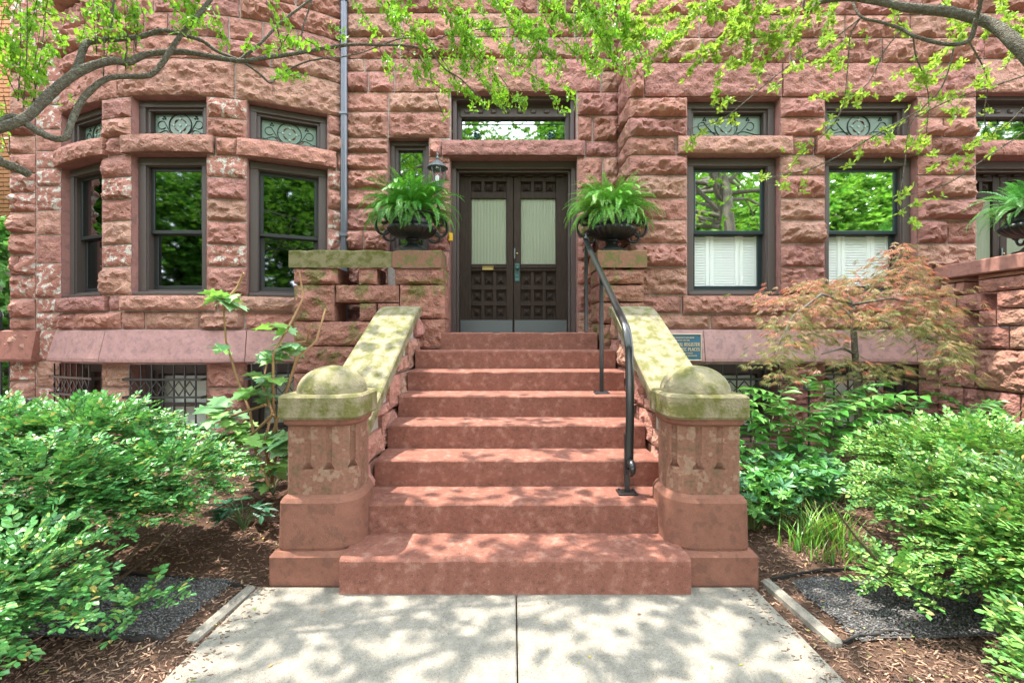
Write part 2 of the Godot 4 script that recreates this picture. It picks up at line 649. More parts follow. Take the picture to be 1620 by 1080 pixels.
# one rock-faced block between u0..u1 and v0..v1 on the surface given by at(u, v, outward)
func rock(parent: Node3D, called: String, at: Callable, u0: float, u1: float, v0: float, v1: float, relief := 0.05, m: Material = null, o := {}) -> MeshInstance3D:
	var gap: float = o.get("gap", 0.0065)
	u0 += gap; u1 -= gap; v0 += gap; v1 -= gap
	var w := u1 - u0
	var h := v1 - v0
	var step: float = o.get("step", 0.027)
	var nu := clampi(int(round(w / step)), 4, 60) + 1
	var nv := clampi(int(round(h / step)), 4, 40) + 1
	var back: float = o.get("back", -0.05)
	var lift: float = o.get("lift", 0.0)
	var tint: Color = o.get("tint", stone_tint())
	var sd := rr(0.0, 500.0)
	var planes := []
	for k in 3 + int(w / 0.11):
		var pu := rr(u0, u1)
		var pv := rr(v0, v1)
		planes.append([pu, pv, rr(-0.4, 0.4), rr(-0.5, 0.35), relief * rr(0.75, 1.5)])
	var edge_u := minf(0.05, w * 0.22)
	var edge_t := minf(0.06, h * 0.3)
	var edge_b := minf(0.03, h * 0.2)
	var mid: Vector3 = at.call((u0 + u1) * 0.5, (v0 + v1) * 0.5, 0.0)
	var pts := PackedVector3Array()
	var cols := PackedColorArray()
	var mossy: bool = o.has("moss")
	for j in nv:
		for i in nu:
			var u := u0 + w * i / (nu - 1)
			var v := v0 + h * j / (nv - 1)
			if i > 0 and j > 0 and i < nu - 1 and j < nv - 1:
				u += rr(-0.38, 0.38) * w / (nu - 1)
				v += rr(-0.38, 0.38) * h / (nv - 1)
			var d := 10.0
			for p in planes:
				d = minf(d, p[4] + p[2] * (u - p[0]) + p[3] * (v - p[1]))
			d = clampf(d, relief * 0.3, relief * 1.6)
			var q := Vector3(u * 1.0 + sd, v, sd * 0.37)
			d += relief * (0.34 * nz.get_noise_3dv(q * Vector3(5.0, 8.0, 1)) + 0.42 * (nz2.get_noise_3dv(q * Vector3(4.5, 8.5, 1.0))) + 0.2 * cell.get_noise_3dv(q * Vector3(13, 21, 1)))
			var e := smoothstep(0.0, edge_u, minf(u - u0, u1 - u)) * smoothstep(0.0, edge_t, v1 - v) * smoothstep(0.0, edge_b, v - v0)
			var rough := 0.10 * relief * nz.get_noise_3dv(q * 24.0)
			var border := i == 0 or j == 0 or i == nu - 1 or j == nv - 1
			var wob := 0.0
			if border:
				wob = absf(nz.get_noise_3dv(q * 9.0)) * minf(0.012, relief * 0.3)
				u = clampf(u, u0 + wob, u1 - wob)
				v = clampf(v, v0 + wob, v1 - wob)
			var z := lift + maxf(0.0, d) * (0.1 + 0.9 * e) + rough
			var pos: Vector3 = at.call(u, v, z)
			pts.append(pos - mid)
			var k := 1.0 + 0.22 * nz.get_noise_3dv(q * 4.0) + 0.1 * nz.get_noise_3dv(q * 20.0)
			var cc := Color(tint.r * k, tint.g * k * (1.0 + 0.05 * nz.get_noise_3dv(q * 3.0 + Vector3(9, 3, 1))), tint.b * k)
			if mossy:
				cc = green(pos, cc)
			cols.append(cc)
	var mb := MB.new()
	var idx := PackedInt32Array()
	for j in nv - 1:
		for i in nu - 1:
			var a := j * nu + i
			if (i * 7 + j * 3) % 5 < 2:
				idx.append_array(PackedInt32Array([a, a + nu, a + 1, a + 1, a + nu, a + nu + 1]))
			else:
				idx.append_array(PackedInt32Array([a, a + nu, a + nu + 1, a, a + nu + 1, a + 1]))
	mb.facets(pts, idx, cols)
	# the four sides, back to the bed joint
	mb.col = tint * 0.9
	var ring := []
	for i in nu: ring.append([i, 0])
	for j in range(1, nv): ring.append([nu - 1, j])
	for i in range(nu - 2, -1, -1): ring.append([i, nv - 1])
	for j in range(nv - 2, 0, -1): ring.append([0, j])
	for k in ring.size():
		var r: Array = ring[k]
		var s: Array = ring[(k + 1) % ring.size()]
		var p: Vector3 = pts[r[1] * nu + r[0]]
		var q: Vector3 = pts[s[1] * nu + s[0]]
		var pb: Vector3 = at.call(u0 + w * r[0] / (nu - 1), v0 + h * r[1] / (nv - 1), back) - mid
		var qb: Vector3 = at.call(u0 + w * s[0] / (nu - 1), v0 + h * s[1] / (nv - 1), back) - mid
		mb.quad(p, q, qb, pb)
	return mi(called, mb.mesh(), m if m else M.stone, parent, mid)


func free_spans(lo: float, hi: float, ya: float, yb: float, holes: Array) -> Array:
	var spans := [[lo, hi]]
	for r in holes:
		if r[3] <= ya + 0.02 or r[2] >= yb - 0.02:
			continue
		var next := []
		for s in spans:
			if r[1] <= s[0] or r[0] >= s[1]:
				next.append(s)
				continue
			if r[0] - s[0] > 0.03:
				next.append([s[0], r[0]])
			if s[1] - r[1] > 0.03:
				next.append([r[1], s[1]])
		spans = next
	return spans


# holes: [u0, u1, v0, v1]
func courses(parent: Node3D, at: Callable, lo: float, hi: float, ys: Array, holes: Array, o := {}) -> void:
	for k in ys.size() - 1:
		var ya: float = ys[k]
		var yb: float = ys[k + 1]
		for s in free_spans(lo, hi, ya, yb, holes):
			var length: float = s[1] - s[0]
			var wide: float = rr(o.get("wmin", 0.38), o.get("wmax", 0.75))
			var count := maxi(1, int(round(length / wide)))
			var cuts := [s[0]]
			for c in range(1, count):
				cuts.append(s[0] + length * (c + rr(-0.28, 0.28)) / count)
			cuts.append(s[1])
			for c in count:
				var oo := {}
				if o.has("moss"):
					oo["moss"] = o.moss
				var m: Material = M.stone
				if o.has("peel") and rng.randf() < o.peel:
					m = M.peeling_stone
				var tall := yb - ya
				rock(parent, "stone", at, cuts[c], cuts[c + 1], ya, yb, rr(0.6, 1.25) * minf(1.55 * o.get("relief", 0.065), tall * 0.36), m, oo)


# mortar face, inner face and the sides of every opening
func backing(called: String, parent: Node3D, at: Callable, lo: float, hi: float, vlo: float, vhi: float, holes: Array, pitch := 9.0, deep := 0.42, face := -0.008) -> MeshInstance3D:
	var us := [lo, hi]
	var vs := [vlo, vhi]
	for r in holes:
		us.append(r[0]); us.append(r[1]); vs.append(r[2]); vs.append(r[3])
	var x := lo + pitch
	while x < hi:
		us.append(x)
		x += pitch
	us.sort()
	vs.sort()
	var mb := MB.new()
	for i in us.size() - 1:
		for j in vs.size() - 1:
			var a: float = us[i]
			var b: float = us[i + 1]
			var c: float = vs[j]
			var d: float = vs[j + 1]
			if b - a < 0.001 or d - c < 0.001 or a < lo - 0.001 or b > hi + 0.001:
				continue
			var open := false
			for r in holes:
				if (a + b) * 0.5 > r[0] and (a + b) * 0.5 < r[1] and (c + d) * 0.5 > r[2] and (c + d) * 0.5 < r[3]:
					open = true
			if open:
				continue
			mb.quad(at.call(a, c, face), at.call(a, d, face), at.call(b, d, face), at.call(b, c, face))
			mb.quad(at.call(a, c, -deep), at.call(b, c, -deep), at.call(b, d, -deep), at.call(a, d, -deep))
	return mi(called, mb.mesh(), M.mortar, parent)


func reveal(parent: Node3D, at: Callable, r: Array, deep := 0.42, front := 0.0) -> void:
	var mb := MB.new()
	mb.col = Color(0.38, 0.19, 0.165)
	var n := 6
	for i in n:
		var a: float = lerpf(r[0], r[1], float(i) / n)
		var b: float = lerpf(r[0], r[1], float(i + 1) / n)
		mb.quad(at.call(a, r[3], front), at.call(a, r[3], -deep), at.call(b, r[3], -deep), at.call(b, r[3], front))
		mb.quad(at.call(a, r[2], front), at.call(b, r[2], front), at.call(b, r[2], -deep), at.call(a, r[2], -deep))
	mb.quad(at.call(r[0], r[2], front), at.call(r[0], r[2], -deep), at.call(r[0], r[3], -deep), at.call(r[0], r[3], front))
	mb.quad(at.call(r[1], r[2], front), at.call(r[1], r[3], front), at.call(r[1], r[3], -deep), at.call(r[1], r[2], -deep))
	mi("jamb_lining", mb.mesh(), M.smooth_stone, parent)


# a moulded course: profile of [height, outward] from bottom to top, swept along u
func moulding(parent: Node3D, called: String, at: Callable, u0: float, u1: float, prof: Array, tint: Color, m: Material, pitch := 0.12) -> MeshInstance3D:
	var n := maxi(1, int(ceil((u1 - u0) / pitch)))
	var mb := MB.new()
	mb.col = tint
	var mid: Vector3 = at.call((u0 + u1) * 0.5, prof[0][0], 0.0)
	var rows := []
	for p in prof:
		var row := []
		for i in n + 1:
			row.append((at.call(lerpf(u0, u1, float(i) / n), p[0], p[1]) as Vector3) - mid)
		rows.append(row)
	for j in prof.size() - 1:
		mb.sheet([rows[j], rows[j + 1]])
	for i in range(1, prof.size() - 1):
		mb.tri(rows[0][0], rows[i + 1][0], rows[i][0])
		mb.tri(rows[0][n], rows[i][n], rows[i + 1][n])
	return mi(called, mb.mesh(), m, parent, mid)


# ---------------------------------------------------------------- windows; x along the width, y up, z outwards, origin at the middle of the sill line
func frame_bars(mb: MB, x0: float, x1: float, y0: float, y1: float, t: float, z0: float, z1: float, tb := -1.0) -> void:
	if tb < 0:
		tb = t
	var zc := (z0 + z1) * 0.5
	var zs := z1 - z0
	mb.box(Vector3((x0 + x1) * 0.5, y1 - t * 0.5, zc), Vector3(x1 - x0, t, zs), 0.004)
	mb.box(Vector3((x0 + x1) * 0.5, y0 + tb * 0.5, zc), Vector3(x1 - x0, tb, zs), 0.004)
	mb.box(Vector3(x0 + t * 0.5, (y0 + tb + y1 - t) * 0.5, zc), Vector3(t, y1 - y0 - t - tb, zs - 0.004), 0.004)
	mb.box(Vector3(x1 - t * 0.5, (y0 + tb + y1 - t) * 0.5, zc), Vector3(t, y1 - y0 - t - tb, zs - 0.004), 0.004)


func pane(parent: Node3D, x0: float, x1: float, y0: float, y1: float, z: float, m: Material = null, called := "pane") -> MeshInstance3D:
	var mb := MB.new()
	mb.quad(Vector3(x0, y0, z), Vector3(x0, y1, z), Vector3(x1, y1, z), Vector3(x1, y0, z))
	return mi(called, mb.mesh(), m if m else M.glass, parent)


func sash_window(house: Node3D, xf: Transform3D, w: float, h: float, sash: Material, inside: String) -> Node3D:
	var o := part_node("window", house, xf)
	var mb := MB.new()
	frame_bars(mb, -w / 2, w / 2, 0.0, h, 0.085, -0.16, 0.0, 0.05)
	frame_bars(mb, -w / 2 + 0.06, w / 2 - 0.06, 0.035, h - 0.06, 0.035, -0.14, -0.02)
	mb.box(Vector3(0, 0.018, 0.03), Vector3(w, 0.036, 0.1), 0.006)
	mi("frame", mb.mesh(), M.painted_brown, o)
	var x0 := -w / 2 + 0.095
	var x1 := w / 2 - 0.095
	var y0 := 0.07
	var y1 := h - 0.09
	var ym := y0 + (y1 - y0) * 0.475
	mb = MB.new()
	frame_bars(mb, x0, x1, ym - 0.02, y1, 0.042, -0.10, -0.065)
	mi("upper_sash", mb.mesh(), sash, o)
	mb = MB.new()
	frame_bars(mb, x0, x1, y0, ym + 0.022, 0.05, -0.145, -0.11, 0.06)
	mi("lower_sash", mb.mesh(), sash, o)
	var clear := inside == "shutters"
	pane(o, x0 + 0.04, x1 - 0.04, ym, y1 - 0.03, -0.078, M.mirror_bright if clear else M.mirror_dark)
	for k in (2 if clear else 1):
		pane(o, x0 + 0.045, x1 - 0.045, y0 + 0.05, ym, -0.122 - 0.004 * k, M.glass if clear else M.mirror_dark)
	if inside == "shutters":
		var x := x0 + 0.01
		var widths := [0.24, 0.36, 0.24]
		for k in 3:
			var ww: float = (x1 - x0 - 0.02) * widths[k] / 0.84
			var sb := MB.new()
			frame_bars(sb, x + 0.002, x + ww - 0.002, y0 - 0.02, ym + 0.04, 0.045, -0.185, -0.157)
			var yy := y0 + 0.045
			while yy < ym - 0.03:
				sb.box(Vector3(x + ww * 0.5, yy, -0.171), Vector3(ww - 0.09, 0.034, 0.006), 0.0, Basis(Vector3.RIGHT, -0.5))
				yy += 0.031
			mi("shutter", sb.mesh(), M.shutter_white, o)
			x += ww
	elif inside == "curtain":
		var cb := MB.new()
		var rows := [[], []]
		for i in 60:
			var t := i / 59.0
			var z := -0.3 + 0.018 * sin(t * 60.0) + 0.01 * sin(t * 23.0)
			rows[0].append(Vector3(lerpf(x0, x0 + 0.2, t), y0 - 0.02, z))
			rows[1].append(Vector3(lerpf(x0, x0 + 0.2, t), y1, z))
		cb.sheet(rows)
		mi("curtain", cb.mesh(), M.blind_white, o)
	return o


func ring(mb: MB, c: Vector3, r: float, t: float, a0 := 0.0, a1 := TAU, n := 24) -> void:
	var pts := []
	for i in n + 1:
		var a := lerpf(a0, a1, float(i) / n)
		pts.append(c + Vector3(cos(a) * r, sin(a) * r, 0))
	mb.tube(pts, [t], 5, true, 0.5)


func leaded_transom(house: Node3D, xf: Transform3D, w: float, h: float) -> void:
	var o := part_node("transom_window", house, xf)
	var mb := MB.new()
	frame_bars(mb, -w / 2, w / 2, 0.0, h, 0.07, -0.16, 0.0, 0.04)
	frame_bars(mb, -w / 2 + 0.055, w / 2 - 0.055, 0.03, h - 0.05, 0.05, -0.15, -0.03, 0.045)
	mi("frame", mb.mesh(), M.painted_brown, o)
	var x0 := -w / 2 + 0.105
	var x1 := w / 2 - 0.105
	var y0 := 0.07
	var y1 := h - 0.10
	pane(o, x0, x1, y0, y1, -0.1, M.leaded_glass, "leaded_pane")
	var c := Vector3(0, (y0 + y1) * 0.5, -0.098)
	var r := (y1 - y0) * 0.49
	mb = MB.new()
	frame_bars(mb, x0, x1, y0, y1, 0.012, -0.102, -0.093)
	ring(mb, c, r, 0.011)
	var q := r * 0.66
	for k in 4:
		var a := TAU * k / 4
		var p := c + Vector3(cos(a), sin(a), 0) * q
		var p2 := c + Vector3(cos(a + TAU / 4), sin(a + TAU / 4), 0) * q
		mb.tube([p, p2], [0.003], 4, true, 0.5)
		mb.tube([c + (p - c) * 1.5, p], [0.002], 4)
	for s: float in [-1.0, 1.0]:
		var span := x1 - 0.02
		var pts := []
		for i in 26:                                    # stem and curl
			var t := i / 25.0
			if t < 0.5:
				var k := t / 0.5
				pts.append(Vector3(s * lerpf(r * 0.55, span * 0.62, k), lerpf(y0, c.y + r * 0.15, k * k * 0.4 + k * 0.6), c.z))
			else:
				var a := PI * 0.75 - (t - 0.5) / 0.5 * PI * 1.55
				pts.append(Vector3(s * (span * 0.62 + r * 0.3 + cos(a) * r * 0.36), c.y + r * 0.02 + sin(a) * r * 0.36, c.z))
		mb.tube(pts, [0.008], 5, true, 0.5)
		pts = []
		for i in 12:
			var t := i / 11.0
			pts.append(Vector3(s * lerpf(r * 0.9, span, t), y0 + r * 0.42 + sin(t * 5.0) * r * 0.14, c.z))
		mb.tube(pts, [0.007], 5, true, 0.5)
		for k in 2:
			var lx := span * (0.78 + 0.16 * k)
			mb.tube([Vector3(s * lx, y0 + 0.012, c.z), Vector3(s * (lx + 0.012), y0 + 0.03, c.z), Vector3(s * (lx + 0.014), y0 + 0.055, c.z)], [0.003, 0.009, 0.002], 5, true, 0.5)
	mi("leading", mb.mesh(), M.lead, o)
	mb = MB.new()
	for s: float in [-1.0, 1.0]:
		for k in [[0.0, 0.78], [-0.1, 0.6], [0.1, 0.6]]:
			ring(mb, Vector3(s * (x1 * 0.62 + k[0] * r), c.y + r * k[1] * 0.95, c.z + 0.002), 0.007, 0.007, 0, TAU, 8)
	mi("glass_berries", mb.mesh(), M.bottle_glass, o)
	mb = MB.new()
	for k in 4:
		ring(mb, c + Vector3(0, 0, 0.001), r * 0.55, 0.009, TAU * (k + 0.32) / 4, TAU * (k + 0.68) / 4, 6)
	for s: float in [-1.0, 1.0]:
		mb.tube([Vector3(s * r * 0.85, y0 + r * 0.12, c.z), Vector3(s * r * 1.25, y0 + r * 0.55, c.z)], [0.004], 4)
	mi("red_glass", mb.mesh(), M.red_glass, o)
	mb = MB.new()
	for k in 5:
		var p := c if k == 4 else c + Vector3(cos(TAU * k / 4), sin(TAU * k / 4), 0) * q * 0.86
		mb.box(p + Vector3(0, 0, 0.002), Vector3(0.026, 0.026, 0.012), 0.005, Basis(Vector3.BACK, PI / 4))
	mi("jewel", mb.mesh(), M.jewel_glass, o)


func basement_window(house: Node3D, xf: Transform3D, w: float, h: float) -> void:
	var o := part_node("basement_window", house, xf)
	var mb := MB.new()
	frame_bars(mb, -w / 2, w / 2, 0.0, h, 0.08, -0.2, -0.06)
	frame_bars(mb, -w / 2 + 0.08, w / 2 - 0.08, h * 0.42, h - 0.08, 0.04, -0.17, -0.11)
	frame_bars(mb, -w / 2 + 0.08, w / 2 - 0.08, 0.08, h * 0.42 + 0.035, 0.045, -0.2, -0.171)
	mi("frame", mb.mesh(), M.painted_brown, o)
	pane(o, -w / 2 + 0.1, w / 2 - 0.1, 0.1, h - 0.1, -0.205)
	mb = MB.new()
	var y := 0.08
	while y < h - 0.14:
		mb.box(Vector3(0, y, -0.25), Vector3(w - 0.18, 0.027, 0.004), 0.0, Basis(Vector3.RIGHT, -0.35))
		y += 0.025
	mi("blind", mb.mesh(), M.blind_white, o)


func window_guard(xf: Transform3D, w: float, h: float, label: String) -> void:
	var g := thing("window_guard", label, "window guard", xf.origin, "iron guards over the basement windows")
	g.basis = xf.basis
	var z := 0.07
	for i in 7:
		var mb := MB.new()
		var x := lerpf(-w / 2 + 0.03, w / 2 - 0.03, i / 6.0)
		mb.box(Vector3(x, h * 0.5, z), Vector3(0.013, h, 0.013))
		mi("bar", mb.mesh(), M.black_iron, g)
	for y in [h - 0.16, h - 0.36]:
		var mb := MB.new()
		mb.box(Vector3(0, y, z + 0.012), Vector3(w + 0.1, 0.024, 0.009))
		for s: float in [-1.0, 1.0]:
			mb.box(Vector3(s * (w / 2 + 0.04), y, 0.045), Vector3(0.014, 0.03, 0.09))
		mi("rail", mb.mesh(), M.black_iron, g)
	var pitch := (w - 0.06) / 6.0
	for i in 6:
		var mb := MB.new()
		var c := Vector3(-w / 2 + 0.03 + pitch * (i + 0.5), h - 0.26, z + 0.012)
		for s in [[1, 0, 0, 1], [0, 1, -1, 0], [-1, 0, 0, -1], [0, -1, 1, 0]]:
			var a := c + Vector3(s[0] * pitch * 0.46, s[1] * 0.082, 0)
			var b := c + Vector3(s[2] * pitch * 0.46, s[3] * 0.082, 0)
			mb.bar(a, b, 0.008, 0.011)
		mi("lattice_diamond", mb.mesh(), M.black_iron, g)

# ---------------------------------------------------------------- ground
func bed_height(x: float, d: float) -> float:
	var side := smoothstep(1.25, 1.8, absf(x - 0.02))
	var up := smoothstep(2.5, 5.0, d) * 0.2
	return (0.02 + up + 0.02 * nz.get_noise_2d(x * 1.5, d * 1.5)) * side - 0.05 * (1.0 - side)


func sheet_grid(x0: float, x1: float, d0: float, d1: float, step: float, f: Callable) -> ArrayMesh:
	var mb := MB.new()
	var nx := int(ceil((x1 - x0) / step))
	var nd := int(ceil((d1 - d0) / step))
	var rows := []
	for j in nd + 1:
		var row := []
		for i in nx + 1:
			var x := lerpf(x0, x1, float(i) / nx)
			var d := lerpf(d0, d1, float(j) / nd)
			row.append(Vector3(x, f.call(x, d), -d))
		rows.append(row)
	mb.sheet(rows)
	return mb.mesh()


func build_ground() -> void:
	# everything beyond the front garden, one sheet to the horizon
	var mb := MB.new()
	mb.quad(Vector3(-200, -0.3, 200), Vector3(-200, -0.3, -200), Vector3(200, -0.3, -200), Vector3(200, -0.3, 200))
	structure("ground", mb.mesh(), M.soil, "bare earth under and beyond the front garden")
	var g := structure("planting_bed", sheet_grid(-7.5, 7.5, 0.6, 5.9, 0.12, bed_height), M.soil, "brown mulched planting bed in front of the house")
	g.set_meta("category", "planting bed")
	# front walk: two slabs with an open joint between them
	var walk := structure("front_walk", ArrayMesh.new(), M.concrete, "speckled pale concrete walk leading to the stone steps")
	var base := MB.new()
	base.box(Vector3(0.0, -0.12, -1.2), Vector3(2.6, 0.12, 3.1))
	walk.mesh = base.mesh()
	walk.material_override = M.soil
	var lx := [X(400, 2.62), X(816, 2.62)]
	for s in 2:
		var x0 := -1.465 if s == 0 else 0.027
		var x1 := 0.020 if s == 0 else 1.395
		for k in 2:
			var sb := MB.new()
			var d0 := -0.4 if k == 1 else 1.05
			var d1 := 1.045 if k == 1 else 2.62
			sb.box(Vector3((x0 + x1) * 0.5, -0.045, -(d0 + d1) * 0.5), Vector3(x1 - x0, 0.09, d1 - d0), 0.007)
			mi("slab", sb.mesh(), M.concrete, walk)
	# kerb strips along the gravel
	for e in [[P(398, 932, 2.62), P(300, 1012, 2.15), "left"], [P(1211, 918, 2.69), P(1328, 1018, 2.13), "right"]]:
		var a: Vector3 = e[0]
		var b: Vector3 = e[1]
		a.y = -0.024
		b.y = -0.024
		var sb := MB.new()
		sb.bar(a, b, 0.06, 0.08, 0.014)
		var o := mi("concrete_edging", sb.mesh(), M.concrete, self)
		tag(o, "narrow concrete edging strip beside the gravel, %s" % ("by the post standing near the tall leafy stems" if e[2] == "left" else "by the post standing near the grass tuft"), "edging")
	# gravel strips with plastic edging
	for s: float in [-1.0, 1.0]:
		var x0 := 1.64 if s > 0 else -4.6
		var x1 := 4.6 if s > 0 else -1.64
		var f := func(x: float, d: float) -> float: return bed_height(x, d) + 0.012
		var gr := structure("gravel_bed", sheet_grid(x0, x1, 2.13, 2.66, 0.1, f), M.grit, "grey gravel strip crossing the bed, on the %s side" % ("grass tuft" if s > 0 else "leafy stem"))
		gr.set_meta("category", "gravel")
		var far := [P(1222, 914, 2.7), P(1360, 898, 2.76)] if s > 0 else [P(384, 930, 2.62), P(120, 910, 2.74)]
		var near := [P(1322, 1001, 2.15), P(1430, 993, 2.16)] if s > 0 else [P(262, 1020, 2.12), P(180, 1014, 2.13)]
		for e in [far, near]:
			var a: Vector3 = e[0]
			var b: Vector3 = e[1]
			b = a + (b - a) * (2.2 if e == far else 1.0)
			var pts := []
			for i in 9:
				var p := a.lerp(b, i / 8.0)
				p.y = bed_height(p.x, -p.z) + 0.0
				p.z += 0.01 * sin(i * 1.7)
				pts.append(p)
			var eb := MB.new()
			for i in 8:
				eb.bar(pts[i], pts[i + 1], 0.008, 0.045)
			tag(mi("lawn_edging", eb.mesh(), M.edging_plastic, self), "thin black edging %s the gravel strip, on the %s side" % ["behind" if e == far else "in front of", "grass tuft" if s > 0 else "leafy stem"], "edging")
	# the street behind the camera
	mb = MB.new()
	mb.box(Vector3(0, -0.13, 2.4), Vector3(60, 0.2, 2.6))
	structure("pavement", mb.mesh(), M.concrete, "concrete pavement along the street behind the camera")
	mb = MB.new()
	mb.box(Vector3(0, -0.25, 8.0), Vector3(120, 0.1, 8.0))
	structure("road", mb.mesh(), M.asphalt, "asphalt street behind the camera")


# ---------------------------------------------------------------- the house
const LO0 := 1.92      # sill of the main windows
const LO1 := 3.52
const TR0 := 3.73
const TR1 := 4.18
const BA0 := 0.26
const BA1 := 1.13

func build_house() -> void:
	var house := thing("brownstone_house", "red sandstone row house with rough-faced blocks, bow window and double oak door", "house")
	var upper := [4.18, 4.57, 4.86, 5.12, 5.4, 5.75, 6.15, 6.6]
	var mid := [1.92, 2.24, 2.51, 2.78, 3.03, 3.29, 3.52]

	# --- main wall beside the plaque, with two windows
	var at := flat_map(FRONT)
	var xs := [[X(1088, FRONT), X(1234, FRONT)], [X(1306, FRONT), X(1451, FRONT)]]
	var lo := 1.336
	var hi := 5.31
	var holes := []
	for w in xs:
		holes.append([w[0], w[1], LO0, LO1])
		holes.append([w[0], w[1], TR0, TR1])
		holes.append([w[0], w[1], BA0, BA1])
	var wall := backing("main_wall", house, at, lo + 0.02, hi, -0.2, 6.6, holes)
	for r in holes:
		reveal(wall, at, r)
	var blocked := holes.duplicate()
	for w in xs:
		blocked.append([w[0] - 0.13, w[1] + 0.13, LO1, TR0])
		blocked.append([w[0] - 0.07, w[1] + 0.05, 1.71, LO0])
		blocked.append([w[0] - 0.5, w[1] + 0.02, TR1, 4.57])
	courses(wall, at, lo, hi, [-0.1, 0.3, 0.66, 0.93, 1.15], blocked, {"relief": 0.05, "wmin": 0.4, "wmax": 0.6})
	courses(wall, at, lo, hi, [1.53, 1.71, 1.92], blocked, {"relief": 0.05, "wmin": 0.6, "wmax": 0.95})
	courses(wall, at, lo, hi, mid, blocked, {"relief": 0.07, "wmin": 0.36, "wmax": 0.62})
	courses(wall, at, lo, hi, [3.52, 3.73, 3.95, 4.18], blocked, {"relief": 0.06, "wmin": 0.4, "wmax": 0.6})
	courses(wall, at, lo, hi, upper, blocked, {"relief": 0.065, "wmin": 0.7, "wmax": 1.2})
	for w in xs:
		rock(wall, "lintel", at, w[0] - 0.13, w[1] + 0.13, LO1, TR0, 0.06, null, {"lift": 0.05, "back": -0.05})
		rock(wall, "window_sill", at, w[0] - 0.07, w[1] + 0.05, 1.71, LO0, 0.06, null, {"lift": 0.04})
		rock(wall, "lintel", at, w[0] - 0.5, w[1] + 0.02, TR1, 4.57, 0.05, null, {"lift": 0.02})
	var x := lo
	for u in [2.17, 3.4, 4.55, hi]:
		moulding(wall, "plinth_slab", at, x + 0.004, u - 0.004, [[1.15, 0.0], [1.15, 0.085], [1.17, 0.1], [1.2, 0.1], [1.515, 0.045], [1.53, 0.0]], Color(0.52, 0.31, 0.29) * rr(0.95, 1.05), M.smooth_stone)
		x = u
	# the return where this wall steps forward from the entrance wall
	var ret := func(u: float, v: float, w: float) -> Vector3: return Vector3(lo - w, v, -ENTRY + u)
	courses(wall, ret, 0.0, 0.5, [-0.1, 0.66, 1.15, 1.53, 1.92, 2.24, 2.51, 2.78, 3.03, 3.29, 3.52, 3.73, 3.95, 4.18, 4.57, 4.86, 5.12, 5.4, 5.75, 6.15, 6.6], [], {"relief": 0.035, "wmin": 0.5, "wmax": 0.6})
	for w in xs:
		var wc: float = (w[0] + w[1]) * 0.5
		var ww: float = w[1] - w[0]
		sash_window(house, Transform3D(Basis(), Vector3(wc, LO0, -FRONT - 0.07)), ww - 0.02, LO1 - LO0 - 0.01, M.teal_sash, "shutters")
		leaded_transom(house, Transform3D(Basis(), Vector3(wc, TR0, -FRONT - 0.09)), ww - 0.02, TR1 - TR0 - 0.01)
		basement_window(house, Transform3D(Basis(), Vector3(wc, BA0, -FRONT - 0.1)), ww - 0.02, BA1 - BA0)
	window_guard(Transform3D(Basis(), Vector3((xs[0][0] + xs[0][1]) * 0.5, BA0, -FRONT + 0.0)), xs[0][1] - xs[0][0] - 0.04, BA1 - BA0, "black iron lattice guard on the basement window under the blue plaque wall")
	window_guard(Transform3D(Basis(), Vector3((xs[1][0] + xs[1][1]) * 0.5, BA0, -FRONT + 0.0)), xs[1][1] - xs[1][0] - 0.04, BA1 - BA0, "black iron lattice guard on the basement window behind the lacy red maple")

	# --- entrance walls: ours and the neighbouring one of the same row
	var en := flat_map(ENTRY)
	var ex0 := X(546, ENTRY)
	var door_l := -0.775
	var door_r := 0.815
	var side_l := X(614, ENTRY)
	var side_r := X(678, ENTRY)
	var dh := 3.70
	var tr0 := Y(223, ENTRY)
	var tr1 := Y(146, ENTRY)
	var eh := [[door_l, door_r, 1.495, dh], [door_l + 0.01, door_r - 0.01, tr0, tr1], [side_l, side_r, Y(397, ENTRY), Y(218, ENTRY)]]
	var ew := backing("entrance_wall", house, en, ex0 - 0.1, lo + 0.1, 0.0, 6.6, eh)
	for r in eh:
		reveal(ew, en, r, 0.42)
	var ys := [1.4, 1.75, 2.1, 2.52, 2.78, 3.03, 3.31, 3.54, 3.73, Y(218, ENTRY), Y(177, ENTRY), tr1, Y(113, ENTRY), Y(93, ENTRY), 5.2, 5.5, 5.9, 6.6]
	ys[8] = 3.75
	var eb := eh.duplicate()
	eb.append([door_l - 0.1, door_r + 0.1, dh, tr0])
	eb.append([door_l - 0.7, door_r + 0.3, tr1, Y(93, ENTRY)])
	var small_side := [[side_l, side_r, 2.4, Y(218, ENTRY)]]
	courses(ew, en, ex0, side_l, [1.4, 1.75, 2.1, 2.52, 2.78, 3.06, 3.3, 3.54, 3.75, Y(218, ENTRY), Y(177, ENTRY), tr1], [], {"relief": 0.06, "wmin": 0.3, "wmax": 0.5})
	courses(ew, en, side_r, door_l, [1.4, 1.9, 2.25, 2.52, 2.9, 3.15, 3.4, 3.62, dh, Y(218, ENTRY)], eb, {"relief": 0.035, "wmin": 0.3, "wmax": 0.5})
	courses(ew, en, side_l, door_l, [Y(218, ENTRY), Y(177, ENTRY), tr1], eb, {"relief": 0.06, "wmin": 0.6, "wmax": 0.7})
	courses(ew, en, door_r, lo, [1.4, 1.75, 2.1, 2.4, 2.7, 3.03, 3.3, dh, tr0, Y(183, ENTRY), tr1, Y(113, ENTRY), Y(93, ENTRY)], eb, {"relief": 0.055, "wmin": 0.3, "wmax": 0.55})
	courses(ew, en, ex0, door_l - 0.7, [tr1, Y(113, ENTRY), Y(93, ENTRY)], [], {"relief": 0.05, "wmin": 0.2, "wmax": 0.4})
